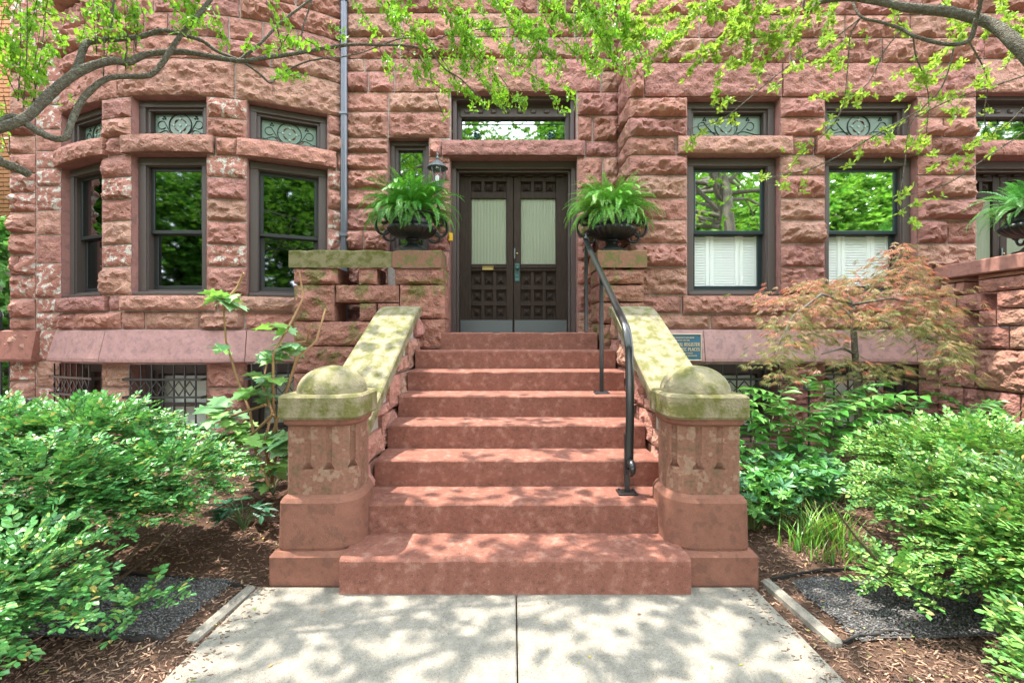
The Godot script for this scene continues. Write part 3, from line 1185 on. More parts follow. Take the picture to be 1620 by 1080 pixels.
	courses(ew, en, ex0, lo, [Y(93, ENTRY), 5.2, 5.5, 5.9, 6.6], [], {"relief": 0.06, "wmin": 0.5, "wmax": 0.9})
	rock(ew, "lintel", en, door_l - 0.1, door_r + 0.1, dh, tr0, 0.04, null, {"lift": 0.05})
	rock(ew, "lintel", en, door_l - 0.7, 0.3, tr1, Y(93, ENTRY), 0.05, null, {"lift": 0.01})
	rock(ew, "lintel", en, 0.3, door_r + 0.3, tr1, Y(93, ENTRY), 0.05, null, {"lift": 0.01})
	rock(ew, "lintel", en, side_r, door_l - 0.1, dh, tr0, 0.05, null, {})
	var nx := 6.36
	var nh := [[door_l + nx, door_r + nx, 1.495, dh], [door_l + 0.01 + nx, door_r - 0.01 + nx, tr0, tr1]]
	var nw := backing("neighbour_entrance_wall", house, en, hi - 0.1, 8.3, 0.0, 6.6, nh)
	for r in nh:
		reveal(nw, en, r, 0.42)
	rock(nw, "lintel", en, door_l - 0.1 + nx, door_r + 0.1 + nx, dh, tr0, 0.04, null, {"lift": 0.05})
	rock(nw, "lintel", en, hi - 0.1, 7.5, tr1, Y(93, ENTRY), 0.05, null, {})
	courses(nw, en, hi - 0.1, 8.2, [Y(93, ENTRY), 5.2, 5.5, 5.9, 6.6], [], {"relief": 0.06, "wmin": 0.5, "wmax": 0.9})
	for k in 2:
		entrance(house, nx * k, door_l, door_r, dh, tr0, tr1)
	side_light(house, side_l, side_r, Y(397, ENTRY), Y(218, ENTRY))

	# --- the bow with three windows
	var bm := bay_map()
	var b0 := -1.725
	var b1 := 1.917
	var bw := [[-1.715, -0.8516], [-0.424, 0.424], [0.8516, 1.715]]
	var bh := []
	for w in bw:
		bh.append([w[0], w[1], LO0, LO1])
		bh.append([w[0], w[1], TR0, TR1])
		bh.append([w[0], w[1], BA0, BA1])
	var bay := backing("bow_wall", house, bm, b0, b1, -0.2, 6.6, bh, 0.14)
	for r in bh:
		reveal(bay, bm, r)
	var bb := bh.duplicate()
	for w in bw:
		bb.append([w[0] - 0.1, w[1] + 0.1, LO1, TR0])
		bb.append([w[0] - 0.12, w[1] + 0.12, 1.74, LO0])
	courses(bay, bm, b0, b1, [-0.1, 0.3, 0.58, 0.86, 1.15], bb, {"relief": 0.05, "wmin": 0.42, "wmax": 0.5})
	courses(bay, bm, b0, b1, [1.53, 1.74], bb, {"relief": 0.05, "wmin": 0.5, "wmax": 0.8})
	courses(bay, bm, b0, b1, [1.74, 1.92], bb, {"relief": 0.05, "wmin": 0.4, "wmax": 0.6, "peel": 0.5})
	courses(bay, bm, b0, b1, [1.92, 2.25, 2.5, 2.77, 3.02, 3.27, 3.52], bb, {"relief": 0.045, "wmin": 0.42, "wmax": 0.5, "peel": 0.45})
	courses(bay, bm, b0, b1, [3.52, 3.73, 3.95, 4.18], bb, {"relief": 0.055, "wmin": 0.42, "wmax": 0.5, "peel": 0.15})
	courses(bay, bm, b0, b1, [4.18, 4.6], bb, {"relief": 0.045, "wmin": 0.75, "wmax": 1.1})
	courses(bay, bm, b0, b1, [4.6, 4.86, 5.12, 5.4, 5.75, 6.15, 6.6], bb, {"relief": 0.07, "wmin": 0.45, "wmax": 0.9})
	for w in bw:
		rock(bay, "lintel", bm, w[0] - 0.1, w[1] + 0.1, LO1, TR0, 0.05, null, {"lift": 0.055})
		rock(bay, "window_sill", bm, maxf(b0, w[0] - 0.12), minf(b1, w[1] + 0.12), 1.74, LO0, 0.055, null, {"lift": 0.05})
	x = b0
	for u in [-0.72, 0.86, b1]:
		moulding(bay, "plinth_slab", bm, x + 0.004, u - 0.004, [[1.15, 0.0], [1.15, 0.11], [1.165, 0.125], [1.2, 0.125], [1.515, 0.055], [1.53, 0.0]], Color(0.49, 0.28, 0.255) * rr(0.93, 1.05), M.smooth_stone)
		x = u
	var names := ["over the shrub by the iron fence", "under the middle bow window", "behind the lobed-leaf shrub"]
	for i in 3:
		var f: float = (bw[i][0] + bw[i][1]) * 0.5 / BAY_R
		var half: float = (bw[i][1] - bw[i][0]) * 0.5 / BAY_R
		var chord := 2.0 * BAY_R * sin(half)
		var basis := Basis(Vector3.UP, f)
		var face := func(inset: float, y: float) -> Transform3D:
			var r := BAY_R * cos(half) - inset
			return Transform3D(basis, Vector3(BAY_X + r * sin(f), y, -(BAY_D - r * cos(f))))
		sash_window(house, face.call(0.07, LO0), chord - 0.03, LO1 - LO0 - 0.01, M.dark_sash, "none")
		leaded_transom(house, face.call(0.08, TR0), chord - 0.03, TR1 - TR0 - 0.01)
		basement_window(house, face.call(0.1, BA0), chord - 0.03, BA1 - BA0)
		window_guard(face.call(-0.02, BA0), chord - 0.05, BA1 - BA0, "black iron lattice guard on the bow's basement window %s" % names[i])

	# --- flat wall beyond the bow
	var fl := flat_map(5.6)
	var f0 := -6.19
	var f1 := -5.545
	var fw := backing("end_wall", house, fl, f0 + 0.02, f1, -0.2, 6.6, [])
	courses(fw, fl, f0, -5.86, [-0.1, 0.3, 0.62, 0.9, 1.15, 1.53, 1.68, 1.92, 2.2, 2.46, 2.72, 2.98, 3.22, 3.46, 3.7, 3.92, 4.15, 4.4, 4.7, 5.0, 5.3, 5.7, 6.1, 6.6], [], {"relief": 0.05, "wmin": 0.2, "wmax": 0.4, "peel": 0.25})
	courses(fw, fl, -5.86, f1, [-0.1, 0.5, 0.82, 1.15, 1.53, 1.74, 1.92, 2.35, 2.7, 3.0, 3.3, 3.52, 3.73, 4.0, 4.3, 4.6, 5.0, 5.4, 5.9, 6.6], [], {"relief": 0.03, "wmin": 0.4, "wmax": 0.5, "peel": 0.4})
	moulding(fw, "plinth_slab", fl, f0 - 0.05, -5.8, [[1.15, 0.0], [1.15, 0.11], [1.18, 0.12], [1.515, 0.06], [1.53, 0.0]], Color(0.36, 0.16, 0.125), M.smooth_stone)
	# --- rooms behind the glass, roof over all
	var mb := MB.new()
	mb.box(Vector3(0.8, 1.3, -7.6), Vector3(14.2, 0.1, 3.0))
	mb.box(Vector3(0.8, 4.75, -7.8), Vector3(14.2, 0.1, 2.8))
	mb.box(Vector3(0.8, 3.2, -9.3), Vector3(14.2, 6.9, 0.12))
	mb.box(Vector3(-6.25, 3.2, -7.5), Vector3(0.12, 6.9, 3.5))
	mb.box(Vector3(8.2, 3.2, -7.5), Vector3(0.12, 6.9, 3.5))
	mb.box(Vector3(-1.9, 2.9, -7.7), Vector3(0.12, 3.2, 3.0))
	mb.box(Vector3(1.75, 2.9, -7.7), Vector3(0.12, 3.2, 3.0))
	mi("interior_rooms", mb.mesh(), M.plaster, house)
	mb = MB.new()
	mb.box(Vector3(0.9, 6.68, -7.3), Vector3(14.6, 0.14, 4.4))
	mi("roof", mb.mesh(), M.asphalt, house)


func entrance(house: Node3D, dx: float, l: float, r: float, dh: float, tr0: float, tr1: float) -> void:
	var floor_y := 1.5
	var z := -ENTRY - 0.25
	var w := r - l
	var c := (l + r) * 0.5 + dx
	# moulded frame round both doors
	var fr := part_node("door_frame", house, Transform3D(Basis(), Vector3(c, floor_y, z)))
	var mb := MB.new()
	var h := dh - floor_y
	mb.box(Vector3(0, h - 0.05, 0.02), Vector3(w, 0.1, 0.2), 0.006)
	for s: float in [-1.0, 1.0]:
		mb.box(Vector3(s * (w / 2 - 0.03), (h - 0.1) / 2, 0.04), Vector3(0.06, h - 0.1, 0.2), 0.006)
		mb.box(Vector3(s * (w / 2 - 0.075), (h - 0.1) / 2, 0.0), Vector3(0.03, h - 0.1, 0.16), 0.006)
	mb.box(Vector3(0, h - 0.115, 0.0), Vector3(w - 0.12, 0.03, 0.16), 0.004)
	mi("casing", mb.mesh(), M.painted_brown, fr)
	for i in 7:
		mb = MB.new()
		mb.box(Vector3(lerpf(-0.6, 0.6, i / 6.0), h - 0.15, 0.01), Vector3(0.1, 0.03, 0.05), 0.008)
		mi("dentil", mb.mesh(), M.oak, fr)
	# transom over the door
	var tw := part_node("transom_window", house, Transform3D(Basis(), Vector3(c, tr0, z)))
	var th := tr1 - tr0
	mb = MB.new()
	frame_bars(mb, -w / 2 + 0.02, w / 2 - 0.02, 0.0, th, 0.05, -0.08, 0.16, 0.02)
	frame_bars(mb, -w / 2 + 0.07, w / 2 - 0.07, 0.02, th - 0.05, 0.05, -0.1, 0.04, 0.02)
	mb.box(Vector3(0, th - 0.15, 0.0), Vector3(w - 0.2, 0.12, 0.1), 0.005)
	mi("frame", mb.mesh(), M.painted_brown, tw)
	for i in 8:
		mb = MB.new()
		mb.box(Vector3(lerpf(-0.6, 0.6, i / 7.0), th - 0.14, 0.055), Vector3(0.07, 0.05, 0.03), 0.01)
		mi("dentil", mb.mesh(), M.painted_brown, tw)
	var gx := w / 2 - 0.12
	var gt := th - 0.21
	pane(tw, -gx, gx, 0.04, gt, -0.02, M.mirror_transom)
	mb = MB.new()
	for i in 9:
		var x := lerpf(-gx, gx, i / 8.0)
		mb.box(Vector3(x, gt - 0.035, -0.014), Vector3(0.006, 0.06, 0.006))
	for yy in [0.055, gt - 0.065]:
		mb.box(Vector3(0, yy, -0.014), Vector3(gx * 2.0, 0.006, 0.006))
	for s: float in [-1.0, 1.0]:
		mb.box(Vector3(s * (gx - 0.04), gt * 0.5, -0.014), Vector3(0.006, gt, 0.006))
		ring(mb, Vector3(s * (gx - 0.19), gt * 0.45, -0.014), 0.07, 0.005, 0, TAU, 16)
	mi("leading", mb.mesh(), M.lead, tw)
	mb = MB.new()
	for s: float in [-1.0, 1.0]:
		for k in 3:
			ring(mb, Vector3(s * (gx - 0.19), gt * 0.45, -0.013) + Vector3(cos(k * 2.1), sin(k * 2.1), 0) * 0.025, 0.02, 0.02, 0, TAU, 8)
	mi("green_glass", mb.mesh(), M.verdigris, tw)
	# the two leaves
	var inner := w - 0.18
	for s: float in [-1.0, 1.0]:
		var lw := inner / 2 - 0.003
		var lh := h - 0.13
		var o := part_node("door", house, Transform3D(Basis(), Vector3(c + s * (lw / 2 + 0.003), floor_y, z - 0.02)))
		var g0 := lh * 0.435
		var g1 := lh * 0.85
		var gl := 0.46
		var off := -s * 0.03
		var t := 0.05
		mb = MB.new()                                             # stiles and rails
		var gx0 := off - gl / 2
		var gx1 := off + gl / 2
		mb.box(Vector3((-lw / 2 + gx0) / 2, lh / 2, 0), Vector3(gx0 + lw / 2, lh, t), 0.004)
		mb.box(Vector3((lw / 2 + gx1) / 2, lh / 2, 0), Vector3(lw / 2 - gx1, lh, t), 0.004)
		var rails := [[0.0, 0.17], [lh * 0.385, g0], [g1, lh * 0.89], [lh * 0.955, lh]]
		var hs := (lh * 0.385 - 0.17) / 3.0
		for k in range(1, 3):
			rails.append([0.17 + hs * k - 0.025, 0.17 + hs * k + 0.025])
		for ra in rails:
			mb.box(Vector3(off, (ra[0] + ra[1]) / 2, 0), Vector3(gl, ra[1] - ra[0], t - 0.004), 0.004)
		for row in [[0.17, lh * 0.385], [lh * 0.89, lh * 0.955]]:
			for k in range(1, 3):
				mb.box(Vector3(gx0 + gl * k / 3.0, (row[0] + row[1]) / 2, 0), Vector3(0.045, row[1] - row[0], t - 0.008), 0.003)
		for yy in [lh * 0.395, lh * 0.412]:
			mb.box(Vector3(off, yy, t / 2), Vector3(gl, 0.012, 0.02), 0.004)
		mi("leaf_frame", mb.mesh(), M.oak, o)
		mb = MB.new()
		mb.box(Vector3(off, lh * 0.2, -0.022), Vector3(gl, lh * 0.4, 0.008))
		mb.box(Vector3(off, lh * 0.92, -0.022), Vector3(gl, lh * 0.08, 0.008))
		mi("backing_board", mb.mesh(), M.oak, o)
		var pb := MB.new()                                         # stepped pyramid block
		pb.box(Vector3(0, 0, -0.008), Vector3(0.085, 0.085, 0.016), 0.006)
		for k in 3:
			var q := 0.062 - k * 0.017
			pb.box(Vector3(0, 0, 0.002 + k * 0.008), Vector3(q, q, 0.01), 0.004)
		var pm := pb.mesh()
		for k in 3:
			var x := gx0 + gl * (k + 0.5) / 3.0
			for j in 3:
				mi("raised_panel", pm, M.oak, o, Vector3(x, 0.17 + hs * (j + 0.5), -0.003))
			mi("raised_panel", pm, M.oak, o, Vector3(x, lh * 0.9225, 0.0))
		# ribbed glass
		mb = MB.new()
		var rows := [[], []]
		var n := 24 * 6
		for i in n + 1:
			var x := lerpf(gx0, gx1, float(i) / n)
			var zz := 0.009 * absf(sin(PI * i / 6.0)) - 0.012
			rows[0].append(Vector3(x, g0, zz))
			rows[1].append(Vector3(x, g1, zz))
		mb.sheet(rows)
		mi("ribbed_glass", mb.mesh(), M.ribbed_glass, o)
		mb = MB.new()
		mb.box(Vector3(0, 0.085, t / 2 + 0.002), Vector3(lw - 0.02, 0.165, 0.004), 0.001)
		mi("kick_plate", mb.mesh(), M.kick_metal, o)
		if s < 0:
			mb = MB.new()
			frame_bars(mb, -0.055, 0.095, lh * 0.395, lh * 0.421, 0.006, t / 2, t / 2 + 0.02)
			mb.box(Vector3(0.02, lh * 0.408, t / 2 + 0.006), Vector3(0.14, 0.04, 0.008), 0.002)
			mi("mail_slot", mb.mesh(), M.brass, o)
		else:
			var kx := -lw / 2 + 0.045
			mb = MB.new()
			mb.box(Vector3(kx, lh * 0.38, t / 2 + 0.004), Vector3(0.065, 0.24, 0.01), 0.004)
			for k in 5:
				mb.box(Vector3(kx, lh * 0.38 - 0.1 + k * 0.05, t / 2 + 0.01), Vector3(0.05, 0.014, 0.008), 0.003)
			mb.lathe(Vector3(kx, lh * 0.408, t / 2 + 0.03), [[0.001, -0.026], [0.02, -0.02], [0.026, 0.0], [0.02, 0.02], [0.001, 0.026]], 14)
			mi("handle", mb.mesh(), M.verdigris, o)
			mb = MB.new()
			mb.lathe(Vector3(kx, lh * 0.5, t / 2), [[0.001, -0.014], [0.012, -0.01], [0.014, 0.0], [0.012, 0.01], [0.001, 0.014]], 12)
			mi("lock", mb.mesh(), M.brass, o)
			mb = MB.new()
			mb.box(Vector3(-lw / 2 + 0.012, lh * 0.5, t / 2 + 0.01), Vector3(0.02, 0.14, 0.012), 0.003)
			mi("astragal_hinge", mb.mesh(), M.pewter, o)


func side_light(house: Node3D, x0: float, x1: float, y0: float, y1: float) -> void:
	var o := part_node("window", house, Transform3D(Basis(), Vector3((x0 + x1) / 2, y0, -ENTRY - 0.09)))
	var w := x1 - x0 - 0.01
	var h := y1 - y0 - 0.01
	var mb := MB.new()
	frame_bars(mb, -w / 2, w / 2, 0, h, 0.05, -0.15, 0.0)
	frame_bars(mb, -w / 2 + 0.04, w / 2 - 0.04, 0.04, h - 0.04, 0.05, -0.12, -0.04)
	mi("frame", mb.mesh(), M.painted_brown, o)
	var gx := w / 2 - 0.085
	pane(o, -gx, gx, 0.08, h - 0.085, -0.09, M.mirror_transom)
	mb = MB.new()
	for x in [-gx + 0.02, gx * 0.35, gx - 0.02]:
		mb.box(Vector3(x, h / 2, -0.085), Vector3(0.006, h - 0.18, 0.006))
	for k in 5:
		mb.box(Vector3(0, 0.12 + k * (h - 0.22) / 4.0, -0.085), Vector3(gx * 2, 0.006, 0.006))
	mb.tube([Vector3(-gx, h - 0.25, -0.085), Vector3(0, h - 0.12, -0.085), Vector3(gx, h - 0.25, -0.085)], [0.003], 4)
	mi("leading", mb.mesh(), M.lead, o)

# ---------------------------------------------------------------- stoop
const STEP_D := 2.54
const TREAD := 0.341

func step_y(k: int) -> float:
	return 0.2 + 0.185 * (k - 1)


func worn(p: Vector3, base: Color) -> Color:
	var k := 1.0 + 0.16 * nz.get_noise_3dv(p * 2.0) + 0.08 * nz.get_noise_3dv(p * 9.0)
	return Color(base.r * k, base.g * k, base.b * k)


# a block with softened edges, fine enough to carry chips and colour; front face at z0
func dressed(parent: Node3D, called: String, lo: Vector3, hi: Vector3, bev: float, m: Material, tint: Color, rough := 0.003) -> MeshInstance3D:
	var at := (lo + hi) * 0.5
	var s := hi - lo
	var mb := MB.new()
	mb.col = tint
	var nx := clampi(int(s.x / 0.06), 2, 60)
	# front profile with a rounded nose, swept along x
	var prof := [Vector2(lo.y, hi.z), Vector2(lo.y + s.y * 0.5, hi.z), Vector2(hi.y - bev, hi.z), Vector2(hi.y - bev * 0.3, hi.z - bev * 0.3), Vector2(hi.y, hi.z - bev), Vector2(hi.y, (lo.z + hi.z) * 0.5), Vector2(hi.y, lo.z)]
	var rows := []
	var rowsc := []
	for p in prof:
		var row := []
		for i in nx + 1:
			var x := lerpf(lo.x, hi.x, float(i) / nx)
			var q := Vector3(x, p.x, p.y)
			var chip := maxf(0.0, nz.get_noise_3dv(Vector3(x * 7.0, p.x * 3.0, p.y * 3.0 + lo.y * 50.0)) - 0.05) * 0.03 * (1.0 if p.x > hi.y - bev * 1.1 and p.y > hi.z - bev * 1.1 else 0.0)
			var d := Vector3(0, -chip, -chip) + Vector3(0, rough * 0.5, rough) * nz.get_noise_3dv(q * 6.0)
			row.append(q + d - at)
		rows.append(row)
	mb.sheet([rows[0], rows[1], rows[2]])
	mb.sheet([rows[2], rows[3], rows[4]])
	mb.sheet([rows[4], rows[5], rows[6]])
	for e in [0, nx]:
		var pts := []
		for r in rows:
			pts.append(r[e])
		var bl := Vector3(rows[0][e].x, lo.y - at.y, lo.z - at.z)
		for i in pts.size() - 1:
			if e == 0:
				mb.tri(bl, pts[i + 1], pts[i])
			else:
				mb.tri(bl, pts[i], pts[i + 1])
	return mi(called, mb.mesh(), m, parent, at)


func build_stoop() -> void:
	var st := thing("stone_stoop", "eight red sandstone steps rising to the oak doors between sloped mossy copings", "steps")
	var tints := [1.0, 0.95, 1.0, 1.04, 0.98, 1.03, 0.97, 0.94]
	for k in range(1, 9):
		var d0 := STEP_D + TREAD * (k - 1)
		var xl := -0.975
		var xr := 1.045
		if k == 1:
			xl = -0.965
			xr = 1.0
		elif k == 8:
			xl = -0.774
			xr = 0.925
		var deep := TREAD + 0.05 if k < 8 else 1.1
		var y1 := step_y(k)
		var y0 := (step_y(k - 1) - 0.02) if k > 1 else -0.06
		dressed(st, "step", Vector3(xl, y0, -d0 - deep), Vector3(xr, y1, -d0), 0.014 if k > 1 else 0.018, M.step_stone, Color.WHITE * tints[k - 1])
	# landing in front of the side window, behind the open balustrade
	var mb := MB.new()
	mb.col = Color(0.9, 0.9, 0.9)
	mb.box(Vector3(-1.6, 1.2, -5.5), Vector3(1.7, 0.58, 0.42))
	mb.box(Vector3(1.22, 1.2, -5.45), Vector3(0.58, 0.58, 0.5))
	mi("landing", mb.mesh(), M.step_stone, st)
	# wing walls with rough inner stones and sloped coping
	for s: float in [-1.0, 1.0]:
		var xi := -0.98 if s < 0 else 1.05
		var xo := -1.40 if s < 0 else 1.50
		var slope := 0.535
		var top := func(d: float) -> float: return 1.80 - (4.86 - d) * slope
		var body := MB.new()
		body.col = Color(0.35, 0.165, 0.13)
		var d_a := 3.05
		var d_b := 4.95
		var poly := PackedVector2Array([Vector2(d_a, -0.1), Vector2(d_b, -0.1), Vector2(d_b, top.call(4.86) - 0.11), Vector2(4.7, top.call(4.7) - 0.11), Vector2(d_a, top.call(d_a) - 0.11)])
		body.plate(poly, minf(xi, xo) + 0.06, maxf(xi, xo) - 0.06)
		var turn := Basis(Vector3(0, 0, -1), Vector3(0, 1, 0), Vector3(1, 0, 0))
		var holder := part_node("wing_wall", st)
		var core := mi("core", body.mesh(), M.mortar, holder)
		core.basis = turn
		for inner in [true, false]:
			var face := xi if inner else xo
			var out := -s if inner else s                   # which way this face looks
			var at := func(u: float, v: float, w: float) -> Vector3:
				return Vector3(face + out * (w - 0.03), v, -5.0 + u if out < 0 else -u)
			var y := -0.05
			while y < 1.65:
				var y2 := y + rr(0.22, 0.36)
				var d := 3.05 if out > 0 else 3.05
				while d < 4.93:
					var dn := minf(d + rr(0.28, 0.5), 4.95)
					if 4.95 - dn < 0.12:
						dn = 4.95
					var hi2: float = minf(y2, top.call(d + 0.03) - 0.1)
					if hi2 - y > 0.08:
						var ua := d if out > 0 else 5.0 - dn
						var ub := dn if out > 0 else 5.0 - d
						rock(holder, "stone", at, ua, ub, y, hi2, 0.04, null, {"gap": 0.007})
					d = dn
				y = y2
		# coping slabs
		var joints := [[3.02, 3.42], [3.42, 4.62], [4.62, 4.97]]
		for k in 3:
			var a: float = joints[k][0] + 0.003
			var b: float = joints[k][1] - 0.003
			var cb := MB.new()
			cb.col = Color(1.15, 1.12, 1.05) if k != 0 or s > 0 else Color(1.3, 1.05, 0.9)
			var th := 0.105
			var rows := []
			var n := 10
			var xs := [xi - 0.0, xi + s * 0.02, xi + s * 0.12, xo - s * 0.12, xo - s * 0.02, xo]
			var line := []
			for i in n + 1:
				var d := lerpf(a, b, float(i) / n)
				var y: float = top.call(d)
				if k == 2:                                     # the top slab rounds off to level
					var t := float(i) / n
					y = top.call(a) + (b - a) * slope * (t - 0.42 * t * t)
				line.append([d, y])
			for i in n + 1:
				var row := []
				var d: float = line[i][0]
				var y: float = line[i][1]
				var prof := [Vector2(xi, y - th), Vector2(xi, y - 0.012), Vector2(xi + s * 0.012, y), Vector2((xi + xo) / 2, y + 0.004), Vector2(xo - s * 0.012, y), Vector2(xo, y - 0.012), Vector2(xo, y - th)]
				for p in prof:
					var q := Vector3(p.x, p.y, -d)
					row.append(q + Vector3(0, 0.005, 0) * nz.get_noise_3dv(q * 5.0))
				if s < 0:
					row.reverse()
				rows.append(row)
			var cols: int = rows[0].size()
			for j in cols - 1:                              # each strip on its own: crisp arrises
				var strip := []
				for r in rows:
					strip.append([r[j], r[j + 1]])
				cb.sheet(strip)
			for e in [0, n]:
				var ctr: Vector3 = (rows[e][0] + rows[e][cols - 1]) * 0.5
				for j in cols - 1:
					if e == 0:
						cb.tri(ctr, rows[e][j], rows[e][j + 1])
					else:
						cb.tri(ctr, rows[e][j + 1], rows[e][j])
				cb.tri(rows[e][0], rows[e][cols - 1], ctr)
			for i in n:                                     # underside
				cb.quad(rows[i][0], rows[i + 1][0], rows[i + 1][cols - 1], rows[i][cols - 1])
			mi("coping_slab", cb.mesh(), M.mossy_stone, st)
	newel(-1.0, -1.145, "domed sandstone newel post of the steps, on the side of the lobed-leaf shrub")
	newel(1.0, 1.165, "domed sandstone newel post of the steps, on the handrail side by the ferny bed")


# plan of a newel: square towards the garden, rounded towards the steps
func newel_plan(w: float, deep: float, r_in: float, r_out: float, s: float) -> PackedVector2Array:
	var out := PackedVector2Array()
	for c in [[1, 1], [-1, 1], [-1, -1], [1, -1]]:          # x towards the steps, y towards the street
		var r := r_in if c[0] == 1 else r_out
		var ctr := Vector2(c[0] * (w / 2 - r), c[1] * (deep / 2 - r))
		var a0 := {"11": 0.0, "-11": PI / 2, "-1-1": PI, "1-1": PI * 1.5}["%d%d" % [c[0], c[1]]] as float
		for i in 7:
			var a := a0 + PI / 2 * i / 6.0
			out.append(ctr + Vector2(cos(a), sin(a)) * r)
	var res := PackedVector2Array()
	for p in out:
		res.append(Vector2(-s * p.x, p.y))
	return res


func stacked(parent: Node3D, called: String, at: Vector3, levels: Array, plan: Callable, tint: Color, m: Material) -> void:
	# levels: [height, growth]; plan(growth) gives the outline
	var mb := MB.new()
	mb.col = tint
	var rows := []
	for l in levels:
		var row := []
		for p in plan.call(l[1]):
			var q := Vector3(p.x, l[0], p.y)
			row.append(q + Vector3(1, 0, 1) * 0.003 * nz.get_noise_3dv((q + at) * 7.0))
		if not Geometry2D.is_polygon_clockwise(plan.call(l[1])):
			row.reverse()
		rows.append(row)
	for j in rows.size() - 1:
		mb.sheet([rows[j], rows[j + 1]], true)
	var n: int = rows[0].size()
	var ct := Vector3(0, levels[-1][0], 0)
	var cb := Vector3(0, levels[0][0], 0)
	for i in n:
		mb.tri(ct, rows[-1][(i + 1) % n], rows[-1][i])
		mb.tri(cb, rows[0][i], rows[0][(i + 1) % n])
	mi(called, mb.mesh(), m, parent, at)


func newel(s: float, x: float, label: String) -> void:
	var o := thing("newel_post", label, "newel post", Vector3(x, 0, -2.905), "stone newel posts at the foot of the steps")
	var plan := func(g: float) -> PackedVector2Array: return newel_plan(0.40 + g * 2, 0.40 + g * 2, 0.13 + g, 0.03 + g * 0.5, s)
	var square := func(g: float) -> PackedVector2Array: return newel_plan(0.5 + g * 2, 0.54 + g * 2, 0.02, 0.02, s)
	stacked(o, "base", Vector3(s * 0.02, 0, 0), [[-0.1, 0.0], [0.16, 0.0], [0.185, -0.02]], square, Color(0.26, 0.12, 0.086), M.smooth_stone)
	stacked(o, "lower_drum", Vector3.ZERO, [[0.18, 0.035], [0.2, 0.04], [0.46, 0.035], [0.485, 0.02], [0.5, 0.0]], plan, Color(0.26, 0.12, 0.086), M.smooth_stone)
	# shaft with sunk flutes: a solid shaft, cut
	var shaft := CSGCombiner3D.new()
	shaft.name = "shaft"
	o.add_child(shaft)
	var poly := CSGPolygon3D.new()
	poly.name = "solid"
	var pl: PackedVector2Array = plan.call(0.0)
	poly.polygon = pl
	poly.depth = 0.42
	poly.rotation = Vector3(PI / 2, 0, 0)
	poly.position = Vector3(0, 0.5, 0)
	poly.material = M.shaft_stone
	shaft.add_child(poly)
	for k in [[-0.07, 0.0], [0.055, 0.0], [0.2, 1.0]]:
		for e in 2:
			var cut := CSGCylinder3D.new()
			cut.name = "flute"
			cut.operation = CSGShape3D.OPERATION_SUBTRACTION
			cut.radius = 0.022 if e == 0 else 0.04
			cut.height = 0.5 if e == 0 else 0.07
			cut.cone = e == 1
			cut.sides = 12
			var fx := -s * float(k[0])
			var fz := 0.2095
			if k[1] > 0.5:
				fx = -s * 0.179
				fz = 0.1412
			cut.position = Vector3(fx, 0.69 + 0.25 if e == 0 else 0.69 - 0.005, fz)
			cut.material = M.shaft_stone
			shaft.add_child(cut, true)
	stacked(o, "neck", Vector3.ZERO, [[0.905, 0.0], [0.92, 0.018], [0.945, 0.022], [0.955, 0.03]], plan, Color(0.26, 0.12, 0.086), M.smooth_stone)
	var cap := func(g: float) -> PackedVector2Array: return newel_plan(0.48 + g * 2, 0.48 + g * 2, 0.11, 0.03, s)
	stacked(o, "cap", Vector3.ZERO, [[0.95, -0.01], [0.965, 0.0], [1.08, 0.0], [1.095, -0.012]], cap, Color(1.0, 0.98, 0.9), M.mossy_stone)
	var mb := MB.new()
	mb.col = Color(1.15, 1.1, 0.95)
	var prof := []
	for i in 13:
		var a := PI / 2 * i / 12.0
		prof.append([maxf(0.001, 0.212 * cos(a)), 0.165 * sin(a)])
	mb.lathe(Vector3(0, 1.093, 0.0), prof, 36)
	mi("dome", mb.mesh(), M.mossy_stone, o)


# ---------------------------------------------------------------- balustrades
func green(p: Vector3, cc: Color) -> Color:
	var t := nz.get_noise_3dv(p * 2.3 + Vector3(4, 1, 7)) + 0.5 * nz.get_noise_3dv(p * 8.0)
	return cc.lerp(Color(0.15, 0.155, 0.05), smoothstep(0.12, 0.4, t) * 0.75)


